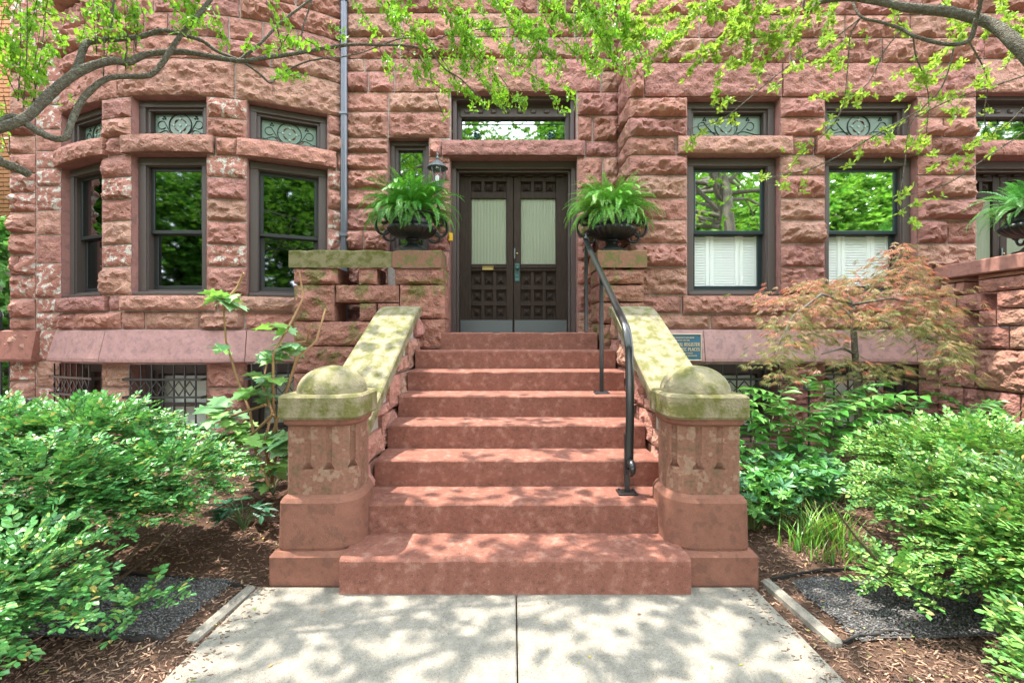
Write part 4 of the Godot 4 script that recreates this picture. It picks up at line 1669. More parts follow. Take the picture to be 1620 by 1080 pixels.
func build_parapets() -> void:
	var D := 4.95
	var at := flat_map(D)
	var w := thing("pierced_balustrade", "pierced red sandstone balustrade wall with green algae on its coping, beside the doors", "balustrade")
	var thick := 0.34
	var list := [[464, 535, 423, 450], [567, 597, 423, 450], [624, 702, 423, 450], [464, 530, 450, 508], [530, 632, 450, 479], [632, 705, 450, 504], [568, 596, 479, 508], [597, 632, 479, 508], [464, 600, 508, 547], [600, 705, 504, 552], [464, 560, 547, 590], [560, 705, 552, 592], [464, 580, 590, 640], [580, 705, 592, 640]]
	for b in list:
		var o := {"moss": green, "back": -thick, "tint": Color(0.35, 0.165, 0.125) * rr(0.9, 1.1), "gap": 0.004}
		rock(w, "block", at, X(b[0], D), X(b[1], D), Y(b[3], D), Y(b[2], D), 0.045 if b[1] - b[0] > 40 else 0.03, null, o)
	# end face towards the steps
	var ef := func(u: float, v: float, q: float) -> Vector3: return Vector3(X(703, D) - 0.01 + q, v, -D - u)
	for k in [[1.4, 1.66], [1.66, 2.0], [2.0, 2.2]]:
		rock(w, "block", ef, 0.0, thick, k[0], k[1], 0.03, null, {"tint": Color(0.35, 0.165, 0.125), "moss": green})
	var cx0 := X(458, D)
	var cx1 := X(699, D)
	var cuts := [cx0, X(621, D), cx1]
	for k in 2:
		var c := dressed(w, "coping_stone", Vector3(cuts[k] + 0.002, 2.195, -D - thick - 0.03), Vector3(cuts[k + 1] - 0.002, 2.385, -D + 0.03), 0.012, M.mossy_stone if k == 0 else M.algae_stone, Color(0.75, 0.75, 0.6) if k == 0 else Color(0.9, 0.9, 0.9))
		c.set_meta("label", "coping stone green with algae" if k == 0 else "bare red coping stone under the urn")
	# pier carrying the other urn
	var q := thing("urn_pier", "short red sandstone pier with a stained coping under the urn by the handrail", "pier")
	var px0 := X(948, D)
	var px1 := X(1020, D)
	for k in [[425, 450], [450, 478], [478, 512], [512, 560]]:
		rock(q, "block", at, px0, px1, Y(k[1], D), Y(k[0], D), 0.04, null, {"moss": green, "back": -0.5, "tint": Color(0.34, 0.17, 0.12) * rr(0.9, 1.1)})
	var pf := func(u: float, v: float, z: float) -> Vector3: return Vector3(px0 - z, v, -D - 0.5 + u)
	for k in [[1.4, 1.6], [1.6, 1.83], [1.83, 2.02], [2.02, 2.2]]:
		rock(q, "block", pf, 0.0, 0.5, k[0], k[1], 0.03, null, {"tint": Color(0.33, 0.15, 0.12), "moss": green})
	dressed(q, "coping_stone", Vector3(X(945, D), 2.195, -D - 0.5), Vector3(X(1023, D), 2.385, -D + 0.03), 0.012, M.algae_stone, Color(0.95, 0.95, 0.9))


func build_side_stoop() -> void:
	# the neighbouring stoop's pierced side wall, running out from the house towards the street
	var o := thing("neighbour_stoop_wall", "pierced red sandstone stoop wall with pale coping beside the neighbouring doors", "stoop wall")
	var x := 4.87
	var at := func(u: float, v: float, w: float) -> Vector3: return Vector3(x - w, v, -5.2 + u)
	var thick := 0.36
	var rows := [
		[2.04, 2.09, [[0, 0.31], [0.45, 1.7]]],
		[1.9, 2.04, [[0, 0.2], [0.21, 0.31], [0.45, 1.05], [1.05, 1.7]]],
		[1.72, 1.9, [[0, 0.22], [0.22, 0.49], [0.63, 1.15], [1.15, 1.7]]],
		[1.55, 1.72, [[0, 0.31], [0.45, 0.63], [0.63, 1.15], [1.15, 1.7]]],
		[1.32, 1.55, [[0, 0.75], [0.75, 1.7]]],
		[0.9, 1.32, [[0, 0.42], [0.42, 1.05], [1.05, 1.7]]],
		[0.55, 0.9, [[0, 0.3], [0.3, 0.85], [0.85, 1.7]]],
		[0.2, 0.55, [[0, 0.6], [0.6, 1.2], [1.2, 1.7]]],
		[-0.1, 0.2, [[0, 0.8], [0.8, 1.7]]],
	]
	for r in rows:
		for b in r[2]:
			rock(o, "block", at, b[0], b[1], r[0], r[1], minf(0.05, (r[1] - r[0]) * 0.25), null, {"back": -thick, "gap": 0.005})
	var mb := MB.new()
	mb.col = Color(0.42, 0.21, 0.17)
	mb.box(Vector3(x + 0.15, 2.165, -4.35), Vector3(0.44, 0.15, 1.72), 0.012)
	mi("coping_stone", mb.mesh(), M.smooth_stone, o)
	mb = MB.new()
	mb.box(Vector3(6.5, 1.25, -5.1), Vector3(3.0, 0.5, 1.1))
	mi("landing", mb.mesh(), M.step_stone, o)

# ---------------------------------------------------------------- fixtures
func build_fixtures() -> void:
	# handrail
	var hr := thing("handrail", "black wrought iron handrail with a scrolled foot, on the plaque side of the steps", "handrail")
	var rail_y := func(d: float) -> float: return 2.5 - (5.0 - d) * 0.535
	var x := 0.79
	var pts := []
	for i in 7:
		var d := lerpf(5.02, 3.2, i / 6.0)
		pts.append(Vector3(lerpf(0.815, x, i / 6.0), rail_y.call(d), -d))
	var bend: Vector3 = pts[-1]
	for i in range(1, 9):
		var a := i / 8.0 * 1.05
		pts.append(bend + Vector3(0, -0.16 * sin(a * 0.5) - 0.16 * (1 - cos(a)) * 1.3, 0.16 * sin(a)))
	var low: Vector3 = pts[-1]
	for i in range(1, 8):
		pts.append(low + Vector3(0, -0.115 * i * 0.95, 0.012 * (3.0 - absf(3.5 - i)) * 0.6))
	var mb := MB.new()
	mb.tube(pts, [0.029], 12, true, 0.62)
	mi("rail", mb.mesh(), M.black_iron, hr)
	mb = MB.new()
	var fillet := []
	for p in pts:
		fillet.append(p + Vector3(0, -0.012, -0.004))
	mb.tube(fillet, [0.02], 8, true, 1.0)
	mi("rail_core", mb.mesh(), M.black_iron, hr)
	var tip: Vector3 = pts[-1]
	mb = MB.new()
	var sc := []
	for i in 22:
		var a := i / 21.0 * TAU * 1.15
		var r := 0.055 - 0.035 * i / 21.0
		sc.append(tip + Vector3(0, -0.01 - r * sin(a) * 0.9, 0.045 - r * cos(a)))
	mb.tube(sc, [0.024], 8, true, 1.0)
	mi("scroll", mb.mesh(), M.black_iron, hr)
	for p in [[0.815, 5.0, step_y(8)], [0.797, 4.05, step_y(5)], [0.775, 3.07, step_y(2)]]:
		mb = MB.new()
		var ty: float = rail_y.call(maxf(p[1], 3.2)) - 0.02
		if p[1] < 3.2:
			ty = tip.y + 0.2
		mb.box(Vector3(p[0], (p[2] + ty) / 2, -p[1]), Vector3(0.034, ty - p[2], 0.034), 0.004)
		mi("post", mb.mesh(), M.black_iron, hr)
		if p[1] < 4.5:
			mb = MB.new()
			mb.box(Vector3(p[0], p[2] + 0.008, -p[1]), Vector3(0.13, 0.014, 0.1), 0.004)
			for q in [[-1, -1], [-1, 1], [1, 1], [1, -1]]:
				mb.box(Vector3(p[0] + q[0] * 0.047, p[2] + 0.019, -p[1] + q[1] * 0.034), Vector3(0.014, 0.01, 0.014), 0.003)
			mi("foot_plate", mb.mesh(), M.black_iron, hr)
	mb = MB.new()
	mb.lathe(Vector3(0.815, rail_y.call(5.0) + 0.015, -5.0), [[0.03, 0.0], [0.034, 0.02], [0.02, 0.035], [0.012, 0.06], [0.001, 0.075]], 10)
	mi("finial", mb.mesh(), M.black_iron, hr)

	# downspout in the corner of the bow
	var ds := thing("downspout", "grey metal rainwater pipe in the corner between bow window and entrance", "pipe")
	var dx := X(544, 5.62)
	mb = MB.new()
	mb.box(Vector3(dx, 3.3, -5.62), Vector3(0.075, 6.4, 0.06), 0.012)
	for k in [-1.0, 0.0, 1.0]:
		mb.box(Vector3(dx + k * 0.02, 3.3, -5.588), Vector3(0.009, 6.4, 0.009), 0.003)
	mi("pipe", mb.mesh(), M.downspout, ds)
	for y in [2.7, 4.2, 5.6]:
		mb = MB.new()
		mb.box(Vector3(dx, y, -5.615), Vector3(0.1, 0.035, 0.075), 0.004)
		mi("bracket", mb.mesh(), M.downspout, ds)

	# plaque
	var pd := FRONT - 0.11
	var pl := thing("bronze_plaque", "blue and gold cast plaque with raised lettering fixed to the smooth plinth", "plaque", Vector3(X(1110, pd) - 0.215, Y(549, pd), -pd))
	mb = MB.new()
	mb.box(Vector3(0, 0, 0.0), Vector3(0.42, 0.295, 0.02), 0.004)
	mi("plate", mb.mesh(), M.plaque_blue, pl)
	mb = MB.new()
	frame_bars(mb, -0.215, 0.215, -0.152, 0.152, 0.012, -0.004, 0.018)
	mi("border", mb.mesh(), M.plaque_gold, pl)
	var font := SystemFont.new()
	font.font_names = PackedStringArray(["Droid Sans"])
	font.font_weight = 700
	var lines := [["THIS PROPERTY HAS BEEN", 0.105, 0.017], ["PLACED ON THE", 0.077, 0.017], ["NATIONAL REGISTER", 0.03, 0.043], ["OF HISTORIC PLACES", -0.024, 0.043], ["BY THE UNITED STATES", -0.068, 0.017], ["DEPARTMENT OF THE INTERIOR", -0.096, 0.017]]
	for l in lines:
		var tm := TextMesh.new()
		tm.text = l[0]
		tm.font = font
		tm.font_size = 32
		tm.pixel_size = l[2] / 26.0
		tm.depth = 0.006
		var t := mi("lettering", tm, M.plaque_gold, pl, Vector3(0, l[1], 0.012))
		var wide := tm.get_aabb().size.x
		if wide > 0.38:
			t.scale = Vector3(0.38 / wide, 1, 1)
	for c in [[-1, 1], [1, 1], [-1, -1], [1, -1]]:
		mb = MB.new()
		mb.lathe(Vector3(c[0] * 0.185, c[1] * 0.125, 0.01), [[0.001, -0.006], [0.006, -0.003], [0.007, 0.0], [0.006, 0.003], [0.001, 0.006]], 8)
		mi("screw", mb.mesh(), M.lead, pl)

	# wall lantern behind the fern
	var ld := ENTRY - 0.2
	var la := thing("wall_lantern", "weathered pewter wall lantern beside the oak doors", "lantern", P(692, 300, ld))
	mb = MB.new()
	mb.lathe(Vector3(0, 0.02, 0), [[0.001, 0.43], [0.012, 0.42], [0.016, 0.405], [0.008, 0.39], [0.01, 0.38], [0.022, 0.37], [0.024, 0.355], [0.014, 0.345], [0.014, 0.33], [0.05, 0.315], [0.08, 0.29], [0.125, 0.245], [0.128, 0.235], [0.1, 0.232]].duplicate(), 12)
	mi("roof_cap", mb.mesh(), M.pewter, la)
	mb = MB.new()
	for k in 6:
		var a := TAU * k / 6
		mb.bar(Vector3(cos(a) * 0.105, 0.255, sin(a) * 0.105), Vector3(cos(a) * 0.06, 0.03, sin(a) * 0.06), 0.012, 0.012)
	mb.lathe(Vector3.ZERO, [[0.02, -0.02], [0.07, 0.015], [0.07, 0.035], [0.02, 0.04]], 12)
	mb.tube([Vector3(0, 0, 0), Vector3(0, -0.12, 0), Vector3(0, -0.2, -0.06), Vector3(0, -0.2, -0.2)], [0.02, 0.018, 0.016, 0.02], 8)
	mi("cage", mb.mesh(), M.pewter, la)
	mb = MB.new()
	for k in 6:
		var a := TAU * k / 6
		var b := TAU * (k + 1) / 6
		mb.quad(Vector3(cos(b) * 0.058, 0.035, sin(b) * 0.058), Vector3(cos(b) * 0.1, 0.25, sin(b) * 0.1), Vector3(cos(a) * 0.1, 0.25, sin(a) * 0.1), Vector3(cos(a) * 0.058, 0.035, sin(a) * 0.058))
	mi("lantern_glass", mb.mesh(), M.glass, la)
	mb = MB.new()
	mb.lathe(Vector3(0, 0.04, 0), [[0.012, 0.0], [0.014, 0.05], [0.03, 0.09], [0.028, 0.12], [0.001, 0.14]], 10)
	mi("lamp_bulb", mb.mesh(), M.shutter_white, la)

	# little yellow tag on the door jamb
	mb = MB.new()
	mb.box(P(713, 375, ENTRY - 0.03), Vector3(0.05, 0.1, 0.03), 0.006)
	tag(mi("yellow_tag", mb.mesh(), M.yellow_paint, self), "small yellow tag on the door jamb behind the fern", "tag")

	# garden floodlight in front of the basement windows
	var gl := thing("garden_floodlight", "small metal garden floodlight among the arching stems", "floodlight", P(1280, 612, 5.0))
	mb = MB.new()
	mb.tube([Vector3(-0.05, 0, 0.0), Vector3(0.04, 0.0, 0.02)], [0.04, 0.045], 12)
	mi("housing", mb.mesh(), M.pewter, gl)
	mb = MB.new()
	mb.tube([Vector3(0.04, 0.0, 0.02), Vector3(0.055, 0.0, 0.025)], [0.045, 0.05], 12)
	mi("lens", mb.mesh(), M.lead, gl)
	mb = MB.new()
	mb.tube([Vector3(0, -0.04, 0), Vector3(0, -0.8, 0)], [0.01], 6)
	mi("stake", mb.mesh(), M.lead, gl)

	# black downlight housing by the left basement
	mb = MB.new()
	mb.bar(P(40, 655, 5.1), P(52, 630, 5.1), 0.1, 0.05, 0.006)
	var fl := mi("tilted_floodlight", mb.mesh(), M.lead, self)
	tag(fl, "tilted black floodlight box behind the clipped shrub at the bow", "floodlight")

	# iron fence beyond the end of the house
	var fe := thing("iron_fence", "black iron picket fence closing the gap beyond the house corner", "fence")
	for i in 7:
		mb = MB.new()
		var fx := -6.24 - i * 0.11
		mb.box(Vector3(fx, 0.85, -5.75), Vector3(0.016, 1.7, 0.016))
		mb.lathe(Vector3(fx, 1.7, -5.75), [[0.018, 0.0], [0.02, 0.03], [0.001, 0.09]], 6)
		mi("picket", mb.mesh(), M.black_iron, fe)
	for y in [0.3, 1.55]:
		mb = MB.new()
		mb.box(Vector3(-6.6, y, -5.75), Vector3(0.85, 0.03, 0.02))
		mi("rail", mb.mesh(), M.black_iron, fe)

	# the next house, of orange brick
	var nb := thing("neighbour_house", "orange brick house wall beyond the gap with the iron fence", "house")
	mb = MB.new()
	mb.box(Vector3(-11.2, 4.0, -10.0), Vector3(5.0, 8.4, 4.0))
	mi("wall", mb.mesh(), M.mortar, nb)
	mb = MB.new()
	mb.box(Vector3(0, 0, 0), Vector3(0.205, 0.062, 0.03), 0.004)
	var brick_mesh := mb.mesh()
	for j in 68:
		for i in 4:
			mi("brick", brick_mesh, M.brick, nb, Vector3(-8.72 - 0.215 * i - (0.1 if j % 2 else 0.0), 3.0 + j * 0.075, -7.99))


# ---------------------------------------------------------------- urns and ferns
func frond(len_: float, up: float, droop: float, tint: Color, seed_no: int) -> ArrayMesh:
	var r := RandomNumberGenerator.new()
	r.seed = seed_no
	var mb := MB.new()
	var n := 34
	var p := Vector3.ZERO
	var a := up
	var pts := []
	var dirs := []
	for i in n + 1:
		pts.append(p)
		var d := Vector3(cos(a), sin(a), 0)
		dirs.append(d)
		p += d * len_ / n
		a -= droop / n * (0.5 + 1.2 * i / n)
	mb.col = Color(tint.r * 1.1, tint.g * 0.9, tint.b)
	mb.tube(pts, [0.003, 0.0025, 0.002, 0.0015], 3, false)
	for i in range(2, n):
		var t := float(i) / n
		var l := len_ * 0.105 * pow(sin(PI * pow(t, 0.62)), 0.75) * r.randf_range(0.85, 1.1) + 0.003
		var w := len_ / n * 0.36
		for s: float in [-1.0, 1.0]:
			var d: Vector3 = dirs[i]
			var side := Vector3(0, 0, s)
			var nrm := d.cross(side) * s
			var tip: Vector3 = pts[i] + side * l + d * l * 0.28 - nrm * l * r.randf_range(0.05, 0.3)
			var m: Vector3 = pts[i].lerp(tip, 0.45)
			var k := r.randf_range(0.75, 1.2)
			mb.col = Color(tint.r * k, tint.g * k, tint.b * k)
			mb.quad(pts[i] - d * w * 0.6, m - d * w, tip, m + d * w)
	return mb.mesh()


func fern_in(at: Vector3, label: String, tint: Color, count: int, seed_no: int, reach := 0.6) -> void:
	var o := thing("fern", label, "fern", at, "ferns in the iron urns")
	var kinds := []
	for k in 8:
		var u: float = [1.45, 1.25, 1.05, 0.85, 0.65, 0.45, 0.2, 0.0][k]
		var tt := Color(tint.r * rr(0.8, 1.15), tint.g * rr(0.85, 1.15), tint.b)
		kinds.append(frond(reach * [0.8, 0.9, 1.0, 1.05, 1.05, 1.0, 0.95, 0.85][k], u, [0.8, 1.1, 1.4, 1.7, 1.9, 2.0, 1.9, 1.7][k], tt, seed_no + k))
	for i in count:
		var k := int(pow(rng.randf(), 1.15) * 7.99)
		var a := TAU * i / count * 7.0 + rr(-0.3, 0.3)
		var f := mi("frond", kinds[k], M.fern_leaf, o, Vector3(cos(a), 0, sin(a)) * rr(0.02, 0.16) + Vector3(0, rr(-0.02, 0.04), 0))
		f.basis = Basis(Vector3.UP, -a + rr(-0.2, 0.2)) * Basis(Vector3.RIGHT, rr(-0.5, 0.5))
		f.scale = Vector3.ONE * rr(0.6, 1.12)


func urn_at(at: Vector3, label: String, turn := 0.0) -> void:
	var o := thing("iron_urn", label, "urn", at, "black iron urns on the copings")
	o.rotation.y = turn
	var mb := MB.new()
	mb.box(Vector3(0, 0.02, 0), Vector3(0.27, 0.04, 0.27), 0.006)
	mb.lathe(Vector3(0, 0.04, 0), [[0.12, 0.0], [0.115, 0.018], [0.07, 0.045], [0.05, 0.075], [0.05, 0.085], [0.072, 0.1], [0.075, 0.112], [0.06, 0.122]], 28)
	mi("foot", mb.mesh(), M.cast_iron, o)
	mb = MB.new()
	mb.lathe(Vector3(0, 0.155, 0), [[0.05, 0.0, 0.0], [0.12, 0.012, 1.0], [0.21, 0.04, 1.0], [0.262, 0.085, 1.0], [0.268, 0.115, 1.0], [0.25, 0.135, 0.3], [0.235, 0.145, 0.0], [0.22, 0.16], [0.215, 0.2], [0.235, 0.235], [0.29, 0.25], [0.3, 0.262], [0.295, 0.27], [0.25, 0.262], [0.2, 0.22], [0.001, 0.22]], 96, 24, 0.09)
	mi("bowl", mb.mesh(), M.cast_iron, o)
	for s: float in [-1.0, 1.0]:
		mb = MB.new()
		var pts := []
		for i in 30:
			var t := i / 29.0
			var a := -PI * 0.75 + t * PI * 1.5
			pts.append(Vector3(s * (0.31 + 0.075 * cos(a) + 0.02 * t), 0.30 + 0.1 * sin(a), 0))
		for i in 12:
			var t := i / 11.0
			var a := PI * 0.75 + t * PI * 1.4
			pts.append(Vector3(s * (0.31 + 0.045 * cos(a) + 0.0), 0.36 + 0.035 * sin(a), 0))
		mb.tube(pts, [0.015], 8)
		var low := []
		for i in 14:
			var t := i / 13.0
			low.append(Vector3(s * (0.25 + 0.06 * sin(t * PI * 1.5)), 0.2 + 0.05 * cos(t * PI * 1.5) - 0.03 * t, 0))
		mb.tube(low, [0.014], 8)
		mi("handle", mb.mesh(), M.cast_iron, o)


func build_urns() -> void:
	var l := Vector3(X(652, 5.12), 2.386, -5.12)
	var r := Vector3(X(968, 5.16), 2.386, -5.16)
	urn_at(l, "black iron urn on the pierced balustrade under a bushy fern", 0.2)
	urn_at(r, "black iron urn on the short pier by the handrail under a pale green fern")
	fern_in(l + Vector3(0, 0.45, 0), "dark green arching fern in the urn beside the lantern", Color(0.09, 0.31, 0.035), 295, 40, 0.55)
	fern_in(r + Vector3(-0.02, 0.45, 0), "pale yellow-green drooping fern in the urn above the handrail", Color(0.17, 0.42, 0.06), 290, 60, 0.52)
	var n := Vector3(5.05, 2.241, -4.36)
	urn_at(n, "black iron urn on the neighbouring stoop wall under a fern", 1.2)
	fern_in(n + Vector3(0, 0.4, 0), "light green fern in the neighbouring stoop's urn", Color(0.1, 0.3, 0.07), 150, 90, 0.48)

# ---------------------------------------------------------------- leaves
# a folded, pointed leaf along +x, its upper side towards +y
func add_leaf(mb: MB, at: Vector3, b: Basis, len_: float, wid: float, col: Color, curl := 0.12, fold := 0.18, blunt := 0.5) -> void:
	var q := [Vector3(0, 0, 0), Vector3(len_ * 0.3, 0.0, wid * 0.42), Vector3(len_ * (0.55 + 0.15 * blunt), 0.0, wid * (0.4 + 0.1 * blunt)), Vector3(len_, -curl * len_, 0), Vector3(len_ * (0.55 + 0.15 * blunt), 0.0, -wid * (0.4 + 0.1 * blunt)), Vector3(len_ * 0.3, 0.0, -wid * 0.42)]
	var m1 := Vector3(len_ * 0.35, -fold * wid, 0)
	var m2 := Vector3(len_ * 0.65, -fold * wid - curl * len_ * 0.4, 0)
	var w := []
	for p in q:
		w.append(at + b * p)
	var a := at + b * m1
	var c := at + b * m2
	mb.col = col
	mb.tri(w[0], w[1], a)
	mb.quad(w[1], w[2], c, a)
	mb.tri(w[2], w[3], c)
	mb.tri(w[0], a, w[5])
	mb.quad(a, c, w[4], w[5])
	mb.tri(c, w[3], w[4])


func tinted(c: Color, lo := 0.8, hi := 1.2) -> Color:
	var k := rr(lo, hi)
	return Color(c.r * k * rr(0.9, 1.1), c.g * k, c.b * k * rr(0.85, 1.15))


# a spray of paired leaves on a thin twig, along +x
func sprig(len_: float, pairs: int, leaf: float, wid: float, cols: Array, flat := 0.35, blunt := 1.0) -> ArrayMesh:
	var mb := MB.new()
	mb.col = Color(0.06, 0.07, 0.03)
	var pts := []
	for i in 4:
		var t := i / 3.0
		pts.append(Vector3(len_ * t, -len_ * 0.1 * t * t, len_ * 0.04 * sin(t * 3.0)))
	mb.tube(pts, [0.0016, 0.001], 3, false)
	for i in pairs:
		var t := (i + 0.6) / pairs
		var p := Vector3(len_ * t, -len_ * 0.1 * t * t, 0)
		for s: float in [-1.0, 1.0]:
			var d := Vector3(rr(0.45, 0.8), rr(-0.15, 0.35), s * rr(0.6, 1.0))
			add_leaf(mb, p, aim(d, s * rr(-flat, flat)), leaf * rr(0.55, 1.2), wid * rr(0.75, 1.15), tinted(cols[rng.randi() % cols.size()] if rng.randf() < 0.97 else Color(0.4, 0.33, 0.1), 0.65, 1.25), rr(0.0, 0.25), rr(0.05, 0.25), blunt)
	add_leaf(mb, Vector3(len_, -len_ * 0.1, 0), aim(Vector3(1, -0.1, 0)), leaf * 0.9, wid, tinted(cols[0]), 0.1, 0.12, blunt)
	return mb.mesh()


# a rosette of leaves around +y
func rosette(n: int, leaf: float, wid: float, cols: Array, lift := 0.5, blunt := 0.6) -> ArrayMesh:
	var mb := MB.new()
	for i in n:
		var a := TAU * i / n + rr(-0.4, 0.4)
		var d := Vector3(cos(a), rr(lift - 0.45, lift + 0.35), sin(a))
		add_leaf(mb, Vector3.ZERO, aim(d, rr(-0.5, 0.5)), leaf * rr(0.65, 1.15), wid * rr(0.8, 1.15), tinted(cols[rng.randi() % cols.size()]), rr(0.0, 0.25), 0.18, blunt)
	return mb.mesh()


# ---------------------------------------------------------------- clipped shrubs
func shrub(label: String, base: Vector3, stems: Array, lobes: Array, count: int, cols: Array, sparse := 0.0) -> void:
	var o := thing("boxwood_shrub", label, "shrub", base, "clipped small-leaved shrubs flanking the walk")
	# lobes: [centre, radii]
	var kinds := []
	for k in 5:
		kinds.append(sprig(rr(0.12, 0.16), 6, 0.036, 0.02, cols, 0.4))
	for s in stems:
		var mb := MB.new()
		mb.col = Color(0.9, 0.75, 0.6)
		var a: Vector3 = s[0]
		var b: Vector3 = s[1]
		var pts := []
		var rad := []
		for i in 7:
			var t := i / 6.0
			pts.append(a.lerp(b, t) - base + Vector3(sin(t * 5 + a.x * 9), 0, cos(t * 4 + a.x * 7)) * 0.03 * sin(t * PI))
			rad.append(lerpf(s[2], s[2] * 0.35, t))
		mb.tube(pts, rad, 6)
		mi("stem", mb.mesh(), M.bark, o)
	var xfs := []
	var tries := 0
	var weight := func(l: Array) -> float: return l[1].x * l[1].z + l[1].y * (l[1].x + l[1].z) + 0.002
	var whole := 0.0
	for l in lobes:
		whole += weight.call(l)
	while xfs.size() < count and tries < count * 6:
		tries += 1
		var l: Array = lobes[0]
		var pick := rng.randf() * whole
		for q in lobes:
			pick -= weight.call(q)
			if pick <= 0.0:
				l = q
				break
		var dir := Vector3(rng.randfn(), rng.randfn() * 0.9, rng.randfn()).normalized()
		if dir.y < -0.3:
			continue
		var depth := 1.0 - pow(rng.randf(), 2.2) * 0.55
		var bump := 1.0 + 0.22 * nz.get_noise_3dv(dir * 1.8 + (l[0] as Vector3))
		var p: Vector3 = l[0] + dir * (l[1] as Vector3) * depth * bump
		var hidden := false
		for q in lobes:
			if q != l and ((p - (q[0] as Vector3)) / (q[1] as Vector3)).length() < 0.62:
				hidden = true
		if hidden:
			continue
		if p.y < bed_height(p.x, -p.z) + 0.1:
			continue
		var out := (dir * Vector3(1, 0.45, 1)).normalized()
		out = (out + Vector3(rr(-0.5, 0.5), rr(-0.25, 0.35), rr(-0.5, 0.5))).normalized()
		xfs.append(Transform3D(aim(out, rr(-0.35, 0.35), rr(0.75, 1.2)), p - base))
	# the sprays that show largest become parts of their own
	var order := range(xfs.size())
	order.sort_custom(func(i, j): return (xfs[i].origin + base - Vector3(0, H, 0)).length() < (xfs[j].origin + base - Vector3(0, H, 0)).length())
	var seen := 0
	var rest := [[], [], [], [], []]
	for i in order:
		var w: Vector3 = xfs[i].origin + base
		var px := 810.0 + w.x / -w.z * F
		var k := rng.randi() % 5
		if seen < 290 and w.z < -0.6 and px > -20 and px < 1640:
			seen += 1
			var m := mi("leaf_spray", kinds[k], M.boxwood_leaf, o)
			m.transform = xfs[i]
		else:
			rest[k].append(xfs[i])
	for k in 5:
		mass("foliage", kinds[k], M.boxwood_leaf, rest[k], [], o)


func build_shrubs() -> void:
	var cols := [Color(0.1, 0.3, 0.08), Color(0.15, 0.37, 0.12), Color(0.2, 0.42, 0.12), Color(0.06, 0.2, 0.05), Color(0.26, 0.44, 0.1)]
	var lb := Vector3(-2.32, 0.0, -2.45)
	var stems := []
	for i in 14:
		var a := lb + Vector3(rr(-0.4, 0.16), 0, rr(-0.25, 0.25))
		stems.append([a, a + Vector3(rr(-0.6, 0.6), rr(0.42, 0.62), rr(-0.35, 0.3)), rr(0.008, 0.015)])
	shrub("bushy green clipped shrub in front of the bow window, bare stems at its foot", lb, stems,
		[[Vector3(-2.75, 0.78, -2.95), Vector3(0.5, 0.16, 0.35)], [Vector3(-2.12, 0.6, -2.75), Vector3(0.38, 0.15, 0.3)], [Vector3(-2.5, 0.62, -2.42), Vector3(0.46, 0.2, 0.3)], [Vector3(-3.2, 0.74, -2.8), Vector3(0.45, 0.2, 0.4)], [Vector3(-2.3, 0.25, -1.78), Vector3(0.22, 0.22, 0.2)], [Vector3(-1.79, 0.12, -2.2), Vector3(0.06, 0.08, 0.06)], [Vector3(-2.55, 0.45, -2.1), Vector3(0.3, 0.22, 0.2)], [Vector3(-2.5, 0.3, -1.95), Vector3(0.25, 0.25, 0.2)], [Vector3(-2.02, 0.33, -1.86), Vector3(0.15, 0.26, 0.16)], [Vector3(-2.3, 0.5, -2.45), Vector3(0.42, 0.17, 0.26)]], 3900, cols)
	var rb := Vector3(2.4, 0.0, -2.25)
	stems = []
	for i in 14:
		var a := rb + Vector3(rr(-0.35, 0.5), 0, rr(-0.3, 0.3))
		stems.append([a, a + Vector3(rr(-0.5, 0.5), rr(0.4, 0.6), rr(-0.35, 0.35)), rr(0.008, 0.014)])
	shrub("large bushy green clipped shrub beside the grass tuft and red maple", rb, stems,
		[[Vector3(3.1, 0.64, -3.0), Vector3(0.65, 0.17, 0.42)], [Vector3(2.52, 0.5, -2.6), Vector3(0.42, 0.17, 0.34)], [Vector3(2.8, 0.52, -2.2), Vector3(0.5, 0.25, 0.4)], [Vector3(2.32, 0.4, -2.15), Vector3(0.28, 0.16, 0.25)], [Vector3(2.2, 0.25, -1.6), Vector3(0.26, 0.22, 0.22)], [Vector3(1.95, 0.2, -2.3), Vector3(0.07, 0.08, 0.08)], [Vector3(2.5, 0.42, -1.95), Vector3(0.32, 0.26, 0.25)], [Vector3(2.05, 0.2, -1.45), Vector3(0.2, 0.2, 0.2)], [Vector3(2.9, 0.3, -2.5), Vector3(0.4, 0.2, 0.3)]], 3800, [Color(0.14, 0.35, 0.08), Color(0.2, 0.42, 0.11), Color(0.28, 0.49, 0.13), Color(0.08, 0.23, 0.05), Color(0.33, 0.48, 0.12)])


# ---------------------------------------------------------------- the lobed-leaf shrub by the balustrade
func lobed_leaf(size: float, tint: Color) -> ArrayMesh:
	var mb := MB.new()
	var outline := [Vector2(0, 0), Vector2(0.12, 0.2), Vector2(0.05, 0.42), Vector2(0.3, 0.3), Vector2(0.36, 0.52), Vector2(0.52, 0.3), Vector2(0.72, 0.34), Vector2(0.72, 0.18), Vector2(1.0, 0.0)]
	mb.col = tint
	for s: float in [-1.0, 1.0]:
		for i in outline.size() - 1:
			var a: Vector2 = outline[i]
			var b: Vector2 = outline[i + 1]
			var f := func(p: Vector2) -> Vector3: return Vector3(p.x, 0.12 * p.y - 0.28 * p.x * p.x * 0.6, s * p.y) * size
			var m := Vector3(minf(0.85, (a.x + b.x) * 0.5), -0.17 * pow((a.x + b.x) * 0.5, 2.0), 0) * size
			if s > 0:
				mb.tri(f.call(a), f.call(b), m)
			else:
				mb.tri(f.call(b), f.call(a), m)
			if i > 0:
				var m0 := Vector3(minf(0.85, (outline[i - 1].x + a.x) * 0.5), -0.17 * pow((outline[i - 1].x + a.x) * 0.5, 2.0), 0) * size
				if s > 0:
					mb.tri(m0, f.call(a), m)
				else:
					mb.tri(f.call(a), m0, m)
	return mb.mesh()


